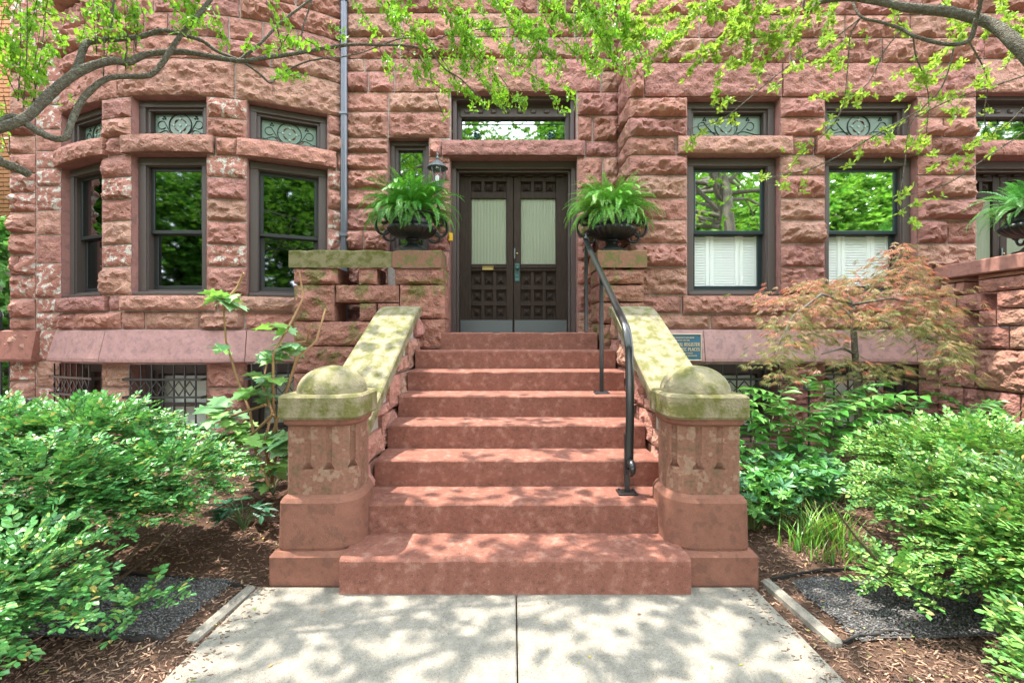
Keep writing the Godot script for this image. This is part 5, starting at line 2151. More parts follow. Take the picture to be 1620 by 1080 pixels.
func build_bed_plants() -> void:
	# lobed-leaf shrub: stems traced from the photograph, standing in the bed at about 3.6 m
	var d := 3.65
	var base := P(425, 770, d)
	base.y = bed_height(base.x, d)
	var o := thing("lobed_leaf_shrub", "leggy shrub with lobed light green leaves and bare tips in front of the bow", "shrub", base)
	var kinds := []
	for c in [Color(0.17, 0.33, 0.15), Color(0.24, 0.42, 0.2), Color(0.3, 0.5, 0.13)]:
		for k in 2:
			kinds.append(lobed_leaf(0.195, tinted(c, 0.9, 1.1)))
	var canes := [
		[[425, 768], [405, 715], [395, 650], [372, 590], [357, 540], [352, 470]],
		[[428, 768], [440, 700], [432, 640], [432, 560], [455, 520], [480, 470], [473, 430]],
		[[430, 765], [418, 700], [430, 650], [415, 610], [425, 560]],
		[[430, 690], [470, 565], [500, 540], [515, 488]],
		[[352, 480], [375, 455], [385, 432]],
		[[432, 655], [385, 700], [340, 720]],
		[[420, 640], [360, 660]],
		[[420, 730], [455, 742], [470, 740]],
		[[455, 545], [485, 540], [492, 512]],
	]
	for c in canes:
		var mb := MB.new()
		var pts := []
		var rad := []
		for i in c.size():
			var p := P(c[i][0], c[i][1], d + 0.12 * sin(i * 1.3 + c[0][0]))
			pts.append(p - base)
			rad.append(lerpf(0.013, 0.005, float(i) / c.size()))
		mb.tube(pts, rad, 6)
		mi("cane", mb.mesh(), M.cane, o)
	var tufts := [[352, 470, 7, 1.0], [347, 548, 5, 0.6], [432, 560, 9, 0.9], [455, 545, 8, 0.9], [440, 520, 6, 0.8], [425, 600, 9, 1.0], [405, 625, 8, 1.1], [350, 650, 9, 1.1], [372, 672, 7, 0.9], [340, 690, 6, 0.9], [385, 690, 8, 1.0], [430, 690, 9, 1.0], [455, 700, 9, 1.0], [400, 725, 8, 0.8], [465, 720, 9, 0.9], [430, 740, 7, 0.7], [470, 655, 5, 0.7], [415, 760, 4, 0.6], [470, 560, 3, 0.7]]
	for t in tufts:
		for i in int(t[2] * 1.5):
			var p := P(t[0] + rr(-10, 10), t[1] + rr(-8, 8), d + rr(-0.12, 0.12)) - base
			var a: float = TAU * i / t[2] + rr(-0.4, 0.4)
			var dir := Vector3(cos(a), rr(-0.5, 0.3), sin(a) * 0.8 + 0.3)
			var m := mi("leaf", kinds[rng.randi() % kinds.size()], M.broad_leaf, o)
			m.transform = Transform3D(aim(dir, rr(-0.4, 0.4), t[3] * rr(0.55, 1.1)), p)
	# small low plants in the mulch
	for e in [[P(385, 830, 3.2), 14, 0.11, "dark spreading hellebore low in the mulch beside the clipped shrub"], [P(432, 770, 3.8), 10, 0.09, "low leafy seedling at the foot of the lobed-leaf shrub"]]:
		var b: Vector3 = e[0]
		b.y = bed_height(b.x, -b.z)
		var pl := thing("low_plant", e[3], "plant", b)
		for i in e[1]:
			var mb := MB.new()
			var a := rr(0, TAU)
			var tip := Vector3(cos(a) * rr(0.05, 0.16), rr(0.1, 0.2), sin(a) * rr(0.05, 0.16))
			mb.col = Color(0.5, 0.5, 0.4)
			for k in 4:
				add_leaf(mb, tip, aim(Vector3(cos(a + k * 0.7 - 1.0), rr(-0.3, 0.3), sin(a + k * 0.7 - 1.0))), e[2] * rr(0.8, 1.2), e[2] * 0.32, tinted(Color(0.04, 0.14, 0.07)))
			mb.col = Color(0.05, 0.1, 0.03)
			mb.tube([Vector3.ZERO, tip * Vector3(0.4, 0.7, 0.4), tip], [0.003], 4, false)
			mi("leaf", mb.mesh(), M.broad_leaf, pl)

	# arching stems with hanging bells
	var spots := [[1225, 690, 3.9, -0.5], [1250, 700, 3.95, -0.2], [1282, 700, 4.0, 0.1], [1305, 705, 4.0, 0.3], [1330, 705, 3.9, 0.5], [1290, 690, 4.3, 0.0], [1260, 690, 4.25, -0.3], [1195, 690, 4.0, -0.6], [1180, 700, 3.8, -0.4], [1345, 690, 4.4, 0.4], [1420, 690, 4.4, 0.1], [1450, 690, 4.3, 0.5], [1490, 690, 4.3, 0.6], [1520, 690, 4.5, 0.4], [1400, 690, 4.6, -0.4], [1560, 695, 4.4, 0.3], [1590, 700, 4.6, 0.6], [1375, 690, 4.6, 0.2], [1215, 690, 4.5, 0.0], [1310, 690, 4.5, -0.3], [1470, 690, 4.7, -0.2], [1545, 690, 4.7, -0.3], [1240, 690, 4.1, 0.3], [1270, 690, 4.1, -0.4], [1300, 690, 4.2, 0.4], [1320, 690, 4.1, -0.2], [1255, 690, 4.0, 0.1], [1285, 690, 3.9, -0.1], [1310, 690, 3.9, 0.2], [1435, 690, 4.5, 0.3], [1505, 690, 4.4, 0.2]]
	var leafs := []
	for c in [Color(0.08, 0.28, 0.05), Color(0.12, 0.35, 0.07), Color(0.18, 0.42, 0.1)]:
		var mb := MB.new()
		add_leaf(mb, Vector3.ZERO, Basis(), 0.165, 0.07, c, 0.25, 0.15, 0.5)
		leafs.append(mb.mesh())
	var bell := MB.new()
	bell.lathe(Vector3(0, -0.028, 0), [[0.005, 0.0], [0.004, 0.01], [0.004, 0.02], [0.001, 0.026]], 6)
	var bell_mesh := bell.mesh()
	for s in spots:
		var b := Vector3(X(s[0], s[2]), 0, -s[2])
		b.y = bed_height(b.x, s[2])
		var grp := "arching stems with hanging bells by the basement windows"
		var where: String = "in the clump beneath the garden floodlight" if s[0] < 1350 else "in the row between red maple and stoop wall"
		var pl := thing("arching_plant", "arching leafy stem with white bells, %s" % where, "plant", b, grp)
		var lean: float = s[3]
		var az := rr(-0.9, 0.9)
		var hgt := rr(0.42, 0.66) + (0.1 if s[0] < 1350 else -0.06)
		var pts := []
		var p := Vector3.ZERO
		var up := 1.45
		var dir2 := Vector3(signf(lean + 0.001) * cos(az), 0, sin(az) * 0.9 + 0.3).normalized()
		for i in 15:
			pts.append(p)
			p += (Vector3.UP * sin(up) + dir2 * cos(up)) * hgt * 1.55 / 14.0
			if i > 4:
				up -= 0.17
		var mb := MB.new()
		mb.tube(pts, [0.005, 0.004, 0.003], 5)
		mi("stem", mb.mesh(), M.stem_green, pl)
		for i in range(5, 15):
			for q: float in [-1.0, 1.0]:
				var side := dir2.cross(Vector3.UP) * q
				var m := mi("leaf", leafs[rng.randi() % 3], M.broad_leaf, pl)
				m.transform = Transform3D(aim(side * 0.9 + dir2 * 0.6 + Vector3(0, rr(-0.1, 0.4), 0), q * 0.25, rr(0.8, 1.25) * (1.0 - 0.03 * (i - 5))), pts[i])
			if i > 5 and i < 13 and i % 2 == 0:
				mi("bell_flower", bell_mesh, M.flower_white, pl, pts[i] + Vector3(rr(-0.01, 0.01), -0.005, rr(-0.01, 0.01)))

	# leafy perennials between the newel and the grass
	var kinds2 := []
	for c in [Color(0.09, 0.27, 0.06), Color(0.16, 0.36, 0.08), Color(0.09, 0.24, 0.1)]:
		kinds2.append(rosette(7, 0.085, 0.036, [c, tinted(c)], 0.25))
	var peren := [[1190, 760, 3.3], [1215, 770, 3.35], [1240, 765, 3.3], [1180, 745, 3.6], [1225, 740, 3.6], [1265, 745, 3.5], [1205, 725, 3.9], [1250, 725, 3.9], [1300, 735, 3.8], [1285, 755, 3.5], [1330, 735, 3.7]]
	for e in peren:
		var b := Vector3(X(e[0], e[2]), 0, -e[2])
		b.y = bed_height(b.x, e[2])
		var pl := thing("leafy_perennial", "low leafy perennial behind the newel post on the handrail side", "plant", b, "low perennials behind the newel post")
		for i in 26:
			var mb := MB.new()
			var tip := Vector3(rr(-0.17, 0.17), rr(0.12, 0.36), rr(-0.15, 0.17))
			mb.tube([Vector3(tip.x * 0.2, 0, tip.z * 0.2), tip * Vector3(0.6, 0.6, 0.6), tip], [0.003, 0.002], 3, false)
			mi("stem", mb.mesh(), M.stem_green, pl)
			var m := mi("leaf_whorl", kinds2[rng.randi() % 3], M.broad_leaf, pl, tip)
			m.basis = Basis(Vector3(rr(-0.4, 0.4), 1, rr(-0.4, 0.4)).normalized(), rr(0, TAU)) * Basis(Vector3.RIGHT, rr(-0.3, 0.4))
			m.scale = Vector3.ONE * rr(0.7, 1.2)
	# grass tuft
	for e in [[1290, 3.05, 60, 0.30], [1325, 3.1, 55, 0.28], [1262, 3.0, 26, 0.2], [1345, 2.9, 40, 0.22], [1310, 2.85, 30, 0.18]]:
		var b := Vector3(X(e[0], e[1]), 0, -float(e[1]))
		b.y = bed_height(b.x, e[1])
		var g := thing("grass_tuft", "tuft of bright narrow grass blades in the mulch beside the large shrub", "grass", b, "grass tufts in the mulch")
		var blades := []
		for k in 6:
			var mb := MB.new()
			mb.col = tinted([Color(0.12, 0.32, 0.04), Color(0.22, 0.42, 0.06), Color(0.07, 0.22, 0.04)][k % 3])
			if k == 5:
				mb.col = Color(0.34, 0.27, 0.14)
			var h: float = e[3] * rr(0.7, 1.15)
			var bendy := rr(0.15, 0.8)
			var rows := []
			for i in 7:
				var t := i / 6.0
				var w := 0.0045 * (1.0 - t * t)
				var c := Vector3(bendy * h * t * t, h * (t - 0.3 * bendy * t * t), 0)
				rows.append([c + Vector3(0, 0, -w), c + Vector3(0, 0, w)])
			mb.sheet(rows)
			blades.append(mb.mesh())
		for i in e[2]:
			var m := mi("blade", blades[rng.randi() % 6], M.broad_leaf, g, Vector3(rng.randfn() * 0.045, 0, rng.randfn() * 0.045))
			m.basis = Basis(Vector3.UP, rr(0, TAU))
	# greenery beyond the fence
	var hb := Vector3(-7.7, 0, -6.9)
	var hs := thing("side_shrub", "tall bright green shrub behind the iron fence", "shrub", hb)
	var mb2 := MB.new()
	mb2.tube([Vector3.ZERO, Vector3(0.05, 1.2, 0), Vector3(0, 2.4, 0)], [0.04, 0.03, 0.015], 6)
	mi("stem", mb2.mesh(), M.bark, hs)
	var xfs := []
	for i in 900:
		xfs.append(Transform3D(aim(Vector3(rng.randfn(), rng.randfn(), rng.randfn()), 0.0, rr(1.2, 2.2)), Vector3(rng.randfn() * 0.35, rr(0.5, 3.2), rng.randfn() * 0.35)))
	mass("foliage", kinds2[1], M.broad_leaf, xfs, [], hs)


# ---------------------------------------------------------------- laceleaf maple
func build_maple() -> void:
	var d := 4.35
	var base := P(1362, 640, d)
	base.y = bed_height(base.x, d)
	var o := thing("laceleaf_maple", "small laceleaf maple with feathery red and bronze leaves in front of the windows", "tree", base)
	var line := func(list: Array, r0: float, r1: float, called: String) -> void:
		var mb := MB.new()
		var pts := []
		var rad := []
		for i in list.size():
			pts.append(P(list[i][0], list[i][1], d + list[i][2]) - base)
			rad.append(lerpf(r0, r1, float(i) / (list.size() - 1)))
		mb.tube(pts, rad, 8)
		mi(called, mb.mesh(), M.bark, o)
	line.call([[1362, 745, 0.0], [1358, 660, 0.0], [1356, 600, 0.0], [1352, 540, 0.0], [1350, 505, 0.0], [1346, 478, 0.05]], 0.036, 0.022, "trunk")
	for b in [[[1348, 500, 0], [1330, 485, 0.1], [1300, 480, 0.15], [1260, 490, 0.2]], [[1347, 482, 0.05], [1370, 478, -0.1], [1410, 472, -0.15], [1450, 480, -0.2]], [[1350, 490, 0], [1375, 460, 0.1], [1410, 430, 0.15], [1425, 400, 0.2]], [[1346, 478, 0.05], [1340, 460, 0.2], [1320, 455, 0.3]], [[1352, 560, 0], [1335, 550, -0.2], [1300, 560, -0.3]], [[1350, 520, 0], [1390, 505, -0.25], [1440, 520, -0.35], [1490, 545, -0.4]], [[1346, 480, 0], [1300, 465, -0.25], [1255, 500, -0.4], [1225, 560, -0.45]]]:
		line.call(b, 0.016, 0.004, "limb")
	# a leaf: seven thin toothed fingers
	var make := func(c: Color) -> ArrayMesh:
		var mb := MB.new()
		for i in 7:
			var a := (i - 3) * 0.36
			var l: float = 0.092 * (1.0 - 0.09 * absf(i - 3)) * rr(0.85, 1.1)
			var dir := Vector3(cos(a), -0.25 - 0.1 * absf(i - 3), sin(a)).normalized()
			var side := dir.cross(Vector3.UP).normalized() * 0.0022
			mb.col = tinted(c)
			var m := dir * l * 0.5
			mb.quad(Vector3.ZERO, m + side, dir * l + Vector3(0, -0.012, 0), m - side)
			for q: float in [-1.0, 1.0]:
				mb.tri(m * 0.8, m * 1.25 + side * q * 3.4, m * 1.0)
				mb.tri(m * 1.2, m * 1.6 + side * q * 2.6, m * 1.35)
		return mb.mesh()
	var reds := []
	var greens := []
	for k in 3:
		reds.append(make.call([Color(0.55, 0.22, 0.15), Color(0.6, 0.4, 0.31), Color(0.46, 0.31, 0.17)][k]))
		greens.append(make.call([Color(0.26, 0.27, 0.1), Color(0.34, 0.29, 0.14), Color(0.2, 0.23, 0.08)][k]))
	# layered, drooping pads of leaves: [x, y, depth, half width px, half height px, share of red, count]
	var pads := [[1420, 410, 0.2, 50, 18, 0.9, 190], [1400, 440, 0.1, 70, 16, 0.85, 260], [1440, 455, -0.1, 80, 16, 0.8, 300], [1460, 480, -0.2, 65, 16, 0.75, 260], [1290, 450, 0.1, 60, 12, 0.95, 240], [1270, 470, -0.1, 70, 14, 0.9, 280], [1330, 462, 0.2, 60, 14, 0.85, 220], [1300, 488, -0.2, 75, 15, 0.7, 280], [1260, 510, -0.3, 50, 18, 0.45, 220], [1245, 540, -0.4, 40, 18, 0.25, 190], [1235, 565, -0.4, 32, 14, 0.2, 120], [1400, 500, -0.3, 70, 16, 0.5, 240], [1480, 510, -0.3, 45, 18, 0.35, 200], [1500, 545, -0.4, 40, 18, 0.3, 180], [1510, 565, -0.5, 35, 16, 0.3, 110], [1440, 520, -0.3, 60, 18, 0.25, 200], [1380, 590, -0.1, 55, 12, 0.25, 120], [1410, 580, -0.2, 40, 12, 0.25, 100], [1370, 625, 0.0, 50, 14, 0.25, 130], [1300, 530, 0.0, 45, 14, 0.3, 130], [1350, 440, 0.3, 60, 14, 0.8, 120], [1428, 392, 0.15, 26, 14, 0.9, 90], [1440, 425, 0.0, 45, 16, 0.85, 140], [1490, 530, -0.2, 45, 26, 0.35, 150], [1240, 590, -0.4, 30, 14, 0.25, 80], [1525, 590, -0.4, 26, 14, 0.3, 60], [1330, 570, -0.2, 50, 14, 0.25, 110]]
	var seen := 0
	var rest := [[], [], [], [], [], []]
	for p in pads:
		for i in int(p[6] * 0.55):
			var f := Vector2(rng.randfn() * 0.58, rng.randfn() * 0.42)
			var w := P(p[0] + f.x * p[3], p[1] + f.y * p[4] + absf(f.x) * p[4] * 0.5, d + p[2] + rng.randfn() * 0.14)
			var out := Vector3(f.x, 0, rng.randfn() * 0.5 + 0.2).normalized()
			var xf := Transform3D(aim(out + Vector3(0, rr(-0.5, 0.05), 0), rr(-0.4, 0.4), rr(0.5, 1.05)), w - base)
			var red: bool = rng.randf() < p[5] * 0.88
			var k := rng.randi() % 3
			if seen < 295 and i % 14 == 0:
				seen += 1
				var m := mi("leaf", reds[k] if red else greens[k], M.maple_leaf, o)
				m.transform = xf
			else:
				rest[k + (0 if red else 3)].append(xf)
	for k in 6:
		mass("crown", reds[k] if k < 3 else greens[k - 3], M.maple_leaf, rest[k], [], o)


# ---------------------------------------------------------------- trees over the walk
var clusters := {}

func limb(parent: Node3D, list: Array, d0: float, d1: float, r0: float, r1: float, called := "limb") -> Array:
	# list: pixels of the photograph from the thick end to the thin end; radii in metres
	var pts := []
	var rad := []
	var raw := []
	for i in list.size():
		raw.append(P(list[i][0], list[i][1], lerpf(d0, d1, float(i) / (list.size() - 1))))
	for i in raw.size() - 1:
		for k in 4:
			var t := k / 4.0
			var a: Vector3 = raw[maxi(i - 1, 0)]
			var b: Vector3 = raw[i]
			var c: Vector3 = raw[i + 1]
			var e: Vector3 = raw[mini(i + 2, raw.size() - 1)]
			pts.append(b.cubic_interpolate(c, a, e, t))
	pts.append(raw[-1])
	for i in pts.size():
		var t := float(i) / (pts.size() - 1)
		var knob := 1.0 + 0.16 * nz.get_noise_3dv(pts[i] * 9.0)
		rad.append(lerpf(r0, r1, t) * knob)
	var mb := MB.new()
	mb.col = Color.WHITE
	mb.tube(pts, rad, 9 if r0 > 0.012 else 5)
	mi(called, mb.mesh(), M.bark, parent)
	return pts


func twig(tree: Dictionary, a: Vector3, b: Vector3, r: float, leaves: float, kind: String, depth := 1) -> void:
	var n := 7
	var pts := []
	var len_ := a.distance_to(b)
	var off := Vector3(rr(-1, 1), rr(-1, 1), rr(-1, 1)) * len_ * 0.09
	for i in n:
		var t := i / float(n - 1)
		pts.append(a.lerp(b, t) + off * sin(t * PI) + Vector3(rr(-1, 1), rr(-1, 1), rr(-1, 1)) * len_ * 0.02)
	tree.twigs.tube(pts, [r, r * 0.9, r * 0.8, r * 0.7, r * 0.6, r * 0.5, r * 0.4], 4, false)
	var count := int(len_ * leaves * (2.5 if kind == "spring" else 1.7))
	for i in count:
		var t := pow(rng.randf(), 0.7)
		var p: Vector3 = pts[0].lerp(pts[-1], t) + off * sin(t * PI)
		var out := Vector3(rng.randfn(), rng.randfn() * 0.7 + 0.25, rng.randfn()).normalized()
		p += out * rr(0.0, 0.035) * (1.0 if kind == "spring" else 0.3)
		tree.leaves.append([kind, Transform3D(aim(out.cross(Vector3(rr(-1, 1), 0.3, rr(-1, 1))), rr(-0.6, 0.6), rr(0.7, 1.2)), p)])
	if depth > 0:
		for i in int(len_ * 6.0) + 1:
			var t := rr(0.15, 0.95)
			var p: Vector3 = pts[0].lerp(pts[-1], t) + off * sin(t * PI)
			var dir := ((b - a).normalized() + Vector3(rr(-1, 1), rr(-0.9, 0.7), rr(-1, 1)) * 0.9).normalized()
			twig(tree, p, p + dir * len_ * rr(0.2, 0.45), r * 0.55, leaves * 1.3, kind, depth - 1)


func finish_tree(tree: Dictionary, count := 290) -> void:
	mi("twigs", tree.twigs.mesh(), M.bark, tree.node).set_meta("kind", "stuff")
	var rest := {}
	var n := 0
	var step := maxi(1, tree.leaves.size() / count)
	for l in tree.leaves:
		var mesh_list: Array = clusters[l[0]]
		var k := rng.randi() % mesh_list.size()
		n += 1
		if n % step == 0 and n / step <= count:
			var m := mi("leaf_cluster", mesh_list[k], M.tree_leaf, tree.node)
			m.transform = l[1]
		else:
			var key := "%s %d" % [l[0], k]
			if not rest.has(key):
				rest[key] = [mesh_list[k], []]
			rest[key][1].append(l[1])
	for key in rest:
		mass("foliage", rest[key][0], M.tree_leaf, rest[key][1], [], tree.node)


func build_overhang() -> void:
	var spring := [Color(0.3, 0.5, 0.05), Color(0.2, 0.42, 0.04), Color(0.42, 0.56, 0.08)]
	var lime := [Color(0.36, 0.5, 0.08), Color(0.28, 0.43, 0.06), Color(0.46, 0.56, 0.14)]
	clusters["spring"] = [rosette(2, 0.031, 0.0165, spring, 0.2, 1.0), rosette(1, 0.035, 0.018, spring, 0.1, 1.0), rosette(2, 0.026, 0.0145, spring, 0.3, 1.0)]
	clusters["lime"] = [rosette(5, 0.034, 0.015, lime, 0.5, 0.9), rosette(4, 0.037, 0.016, lime, 0.4, 0.9), rosette(6, 0.03, 0.014, lime, 0.6, 0.9)]
	# --- tree on the bow side; its trunk stands outside the picture
	var lt := {"node": thing("street_tree", "tree with gnarled grey-brown limbs reaching across the bow window, trunk beside the walk", "tree", Vector3.ZERO), "twigs": MB.new(), "leaves": []}
	lt.twigs.col = Color(0.6, 0.55, 0.5)
	var o: Node3D = lt.node
	var mb := MB.new()
	mb.tube([Vector3(-4.3, -0.1, -1.6), Vector3(-4.2, 1.0, -1.75), Vector3(-4.15, 2.0, -1.9), Vector3(-4.2, 3.2, -1.8), Vector3(-4.0, 4.6, -1.5), Vector3(-3.6, 6.2, -1.2)], [0.2, 0.16, 0.15, 0.12, 0.09, 0.04], 12)
	mi("trunk", mb.mesh(), M.bark, o)
	var s := 0.64 / 277.0        # metres for one pixel at 2.6 m
	var dl := 2.55
	limb(o, [[-420, 330], [-200, 260], [-60, 218], [15, 197], [45, 182], [75, 152], [110, 122], [140, 106], [175, 96], [200, 98], [215, 92], [240, 84], [290, 82], [340, 90], [380, 96], [420, 91], [470, 84], [520, 75], [560, 70], [600, 71], [640, 72], [682, 80]], 2.2, 2.9, 12 * s, 2.6 * s)
	limb(o, [[682, 80], [690, 92], [705, 110], [725, 122], [745, 140], [760, 155]], 2.9, 2.95, 3.0 * s, 1.2 * s)
	limb(o, [[112, 122], [124, 100], [132, 74], [142, 66], [180, 62], [220, 58], [255, 48], [285, 54], [320, 65], [345, 82], [380, 95]], 2.45, 2.7, 8 * s, 3.5 * s)
	limb(o, [[-10, 200], [20, 184], [40, 195], [60, 208], [85, 219], [104, 217], [110, 200], [114, 188], [125, 165], [140, 145], [165, 126], [190, 121], [235, 119], [255, 101], [275, 70], [290, 50], [310, 28], [338, -10], [360, -60]], 2.3, 2.6, 8 * s, 5 * s)
	limb(o, [[-420, 330], [-200, 290], [-40, 240], [0, 256], [25, 265], [44, 275]], 2.2, 2.5, 13 * s, 9 * s)
	limb(o, [[380, 94], [410, 70], [445, 35], [490, 0], [540, -40]], 2.7, 2.8, 4.2 * s, 2.5 * s)
	limb(o, [[382, 96], [412, 118], [428, 131], [445, 116], [490, 96], [540, 90], [575, 82], [605, 70]], 2.7, 2.85, 3 * s, 1.6 * s)
	limb(o, [[165, 62], [175, 40], [178, 10], [185, -30]], 2.55, 2.55, 3.2 * s, 2.2 * s)
	limb(o, [[472, 84], [480, 40], [490, 10], [500, -30]], 2.8, 2.8, 2.5 * s, 1.6 * s)
	limb(o, [[605, 70], [640, 60], [690, 62], [720, 50], [780, 45], [850, 38]], 2.88, 3.0, 2 * s, 1.2 * s)
	for e in [[30, -30, 28, 160], [42, -30, 36, 175], [75, -20, 50, 172], [150, -20, 152, 85], [160, 10, 163, 120], [200, -10, 198, 110], [5, 150, 15, 245], [215, -10, 214, 80], [420, 0, 445, 70], [458, 40, 440, 80]]:
		limb(o, [[e[2], e[3]], [lerpf(e[2], e[0], 0.5) + 3, lerpf(e[3], e[1], 0.5)], [e[0], e[1]]], 2.5, 2.5, 1.4 * s, 0.8 * s, "shoot")
		twig(lt, P(e[2], e[3], 2.5), P(e[0] + rr(-10, 10), e[1], 2.45), 0.002, 26.0, "spring", 1)
	# sprays hanging into the picture: [x0, y0, x1, y1, leaves per metre]
	for e in [[20, -40, 90, 60, 40], [90, -40, 40, 90, 40], [-20, 30, 70, 130, 34], [120, -30, 190, 40, 40], [180, -30, 130, 50, 34], [230, -40, 300, 40, 44], [270, -30, 330, 45, 44], [310, -50, 280, 50, 44], [60, 120, 100, 60, 20], [330, 10, 350, 60, 40], [380, 90, 400, 60, 24], [400, 70, 440, 75, 26], [440, 80, 480, 70, 34], [480, 60, 520, 80, 34], [520, 40, 545, 65, 34], [120, 150, 105, 165, 20], [430, 130, 470, 118, 20]]:
		twig(lt, P(e[0], e[1], rr(2.4, 2.7)), P(e[2], e[3], rr(2.4, 2.8)), 0.0028, e[4], "spring", 1)
	for e in [[560, -40, 640, 60, 44], [590, -30, 700, 90, 44], [640, -40, 760, 70, 50], [680, -40, 800, 60, 54], [700, 10, 790, 140, 46], [730, -50, 850, 60, 54], [770, -40, 880, 90, 54], [690, 80, 745, 150, 40], [740, 100, 800, 165, 40], [800, -40, 930, 60, 54], [850, -50, 960, 70, 54], [870, 40, 940, 100, 44], [640, 80, 690, 150, 16], [620, 75, 660, 120, 20], [660, 120, 720, 160, 10], [690, 150, 715, 200, 8], [580, 60, 620, 130, 16], [790, 120, 830, 160, 36], [830, 110, 880, 165, 30], [860, 90, 905, 155, 30], [560, 0, 600, 60, 36], [610, 0, 680, 40, 40], [880, -30, 1000, 80, 50], [900, 0, 980, 110, 40], [940, -30, 1060, 60, 46], [740, 20, 700, 110, 36], [760, 40, 840, 110, 44], [910, -40, 860, 70, 46], [1000, -30, 940, 90, 44], [960, 20, 1030, 100, 36]]:
		twig(lt, P(e[0], e[1], rr(2.6, 3.1)), P(e[2], e[3], rr(2.7, 3.3)), 0.0028, e[4], "spring", 1)
	lt.twigs.col = Color(0.6, 0.55, 0.5)
	finish_tree(lt)
	# --- tree on the maple side
	var rt := {"node": thing("street_tree", "thorny tree with a thick arching limb and lime rosettes above the plaque windows", "tree", Vector3.ZERO), "twigs": MB.new(), "leaves": []}
	rt.twigs.col = Color(0.75, 0.7, 0.7)
	o = rt.node
	mb = MB.new()
	mb.tube([Vector3(4.7, -0.1, -1.3), Vector3(4.6, 1.2, -1.5), Vector3(4.45, 2.2, -1.8), Vector3(4.2, 3.0, -2.0), Vector3(4.3, 4.4, -1.6), Vector3(4.0, 6.0, -1.2)], [0.21, 0.17, 0.15, 0.12, 0.08, 0.04], 12)
	mi("trunk", mb.mesh(), M.bark, o)
	limb(o, [[2060, 330], [1850, 250], [1690, 150], [1620, 82], [1590, 52], [1560, 34], [1500, 18], [1440, 12], [1390, 2], [1340, -4], [1300, 2], [1288, 12], [1276, 20]], 2.15, 2.8, 16 * s, 5 * s)
	limb(o, [[1546, 28], [1542, 45], [1534, 64], [1512, 70], [1482, 67], [1445, 56], [1428, 46], [1395, 35], [1365, 28], [1352, 10], [1345, -20]], 2.4, 2.7, 5.5 * s, 2.6 * s)
	limb(o, [[1280, 20], [1272, 10], [1275, -5], [1290, -12]], 2.8, 2.75, 4 * s, 3 * s)
	limb(o, [[1550, -30], [1552, 0], [1546, 28]], 2.3, 2.4, 4 * s, 4.5 * s)
	for e in [
		[[1362, 28], [1346, 55], [1343, 90], [1340, 125], [1336, 165]], [[1362, 28], [1320, 60], [1270, 88], [1230, 118], [1180, 160], [1140, 190], [1090, 203]],
		[[1534, 66], [1548, 90], [1560, 115], [1563, 140], [1558, 180], [1562, 215]], [[1510, 72], [1503, 105], [1488, 142], [1456, 175], [1438, 205], [1432, 260], [1420, 330]],
		[[1455, 175], [1400, 205], [1340, 240], [1280, 268], [1240, 275], [1212, 287]], [[1445, 56], [1450, 90], [1462, 120], [1470, 160], [1465, 220]],
		[[1336, 165], [1320, 195], [1290, 225], [1262, 250]], [[1620, 120], [1560, 140], [1500, 160], [1440, 190], [1380, 220]], [[1620, 210], [1560, 250], [1500, 290], [1430, 310]], [[1620, 170], [1590, 200], [1545, 225], [1480, 260]], [[1428, 46], [1400, 80], [1375, 130], [1350, 150]]]:
		var pts := limb(o, e, 2.6, 2.75, 2.0 * s, 0.9 * s, "branchlet")
		for i in pts.size():
			if i % 2 == 0 and i > 2:
				var a: Vector3 = pts[i]
				twig(rt, a, a + Vector3(rr(-0.2, 0.1), rr(-0.13, 0.05), rr(-0.15, 0.15)), 0.0016, 14.0, "lime", 1)
	for e in [[1090, -40, 1180, 60, 34], [1120, -30, 1060, 70, 34], [1160, -40, 1240, 70, 36], [1200, -40, 1130, 90, 36], [1240, -40, 1180, 100, 36], [1270, 0, 1200, 110, 30], [1300, -30, 1250, 80, 36], [1330, -30, 1300, 70, 30], [1110, 30, 1020, 100, 30], [1080, 0, 1000, 60, 34], [1150, 60, 1080, 130, 24], [1210, 80, 1140, 120, 24], [1390, -20, 1440, 60, 18], [1480, -20, 1520, 50, 18], [1580, -20, 1620, 60, 30], [1590, 0, 1560, 60, 26], [1500, 60, 1440, 110, 18], [1620, 40, 1590, 110, 16], [1280, 90, 1220, 150, 14], [1260, 60, 1190, 70, 24], [1350, 60, 1290, 110, 18], [1060, -30, 1010, 30, 40], [1180, -20, 1080, 40, 34]]:
		twig(rt, P(e[0], e[1], rr(2.6, 3.0)), P(e[2], e[3], rr(2.6, 3.2)), 0.0024, e[4], "lime", 1)
	finish_tree(rt)


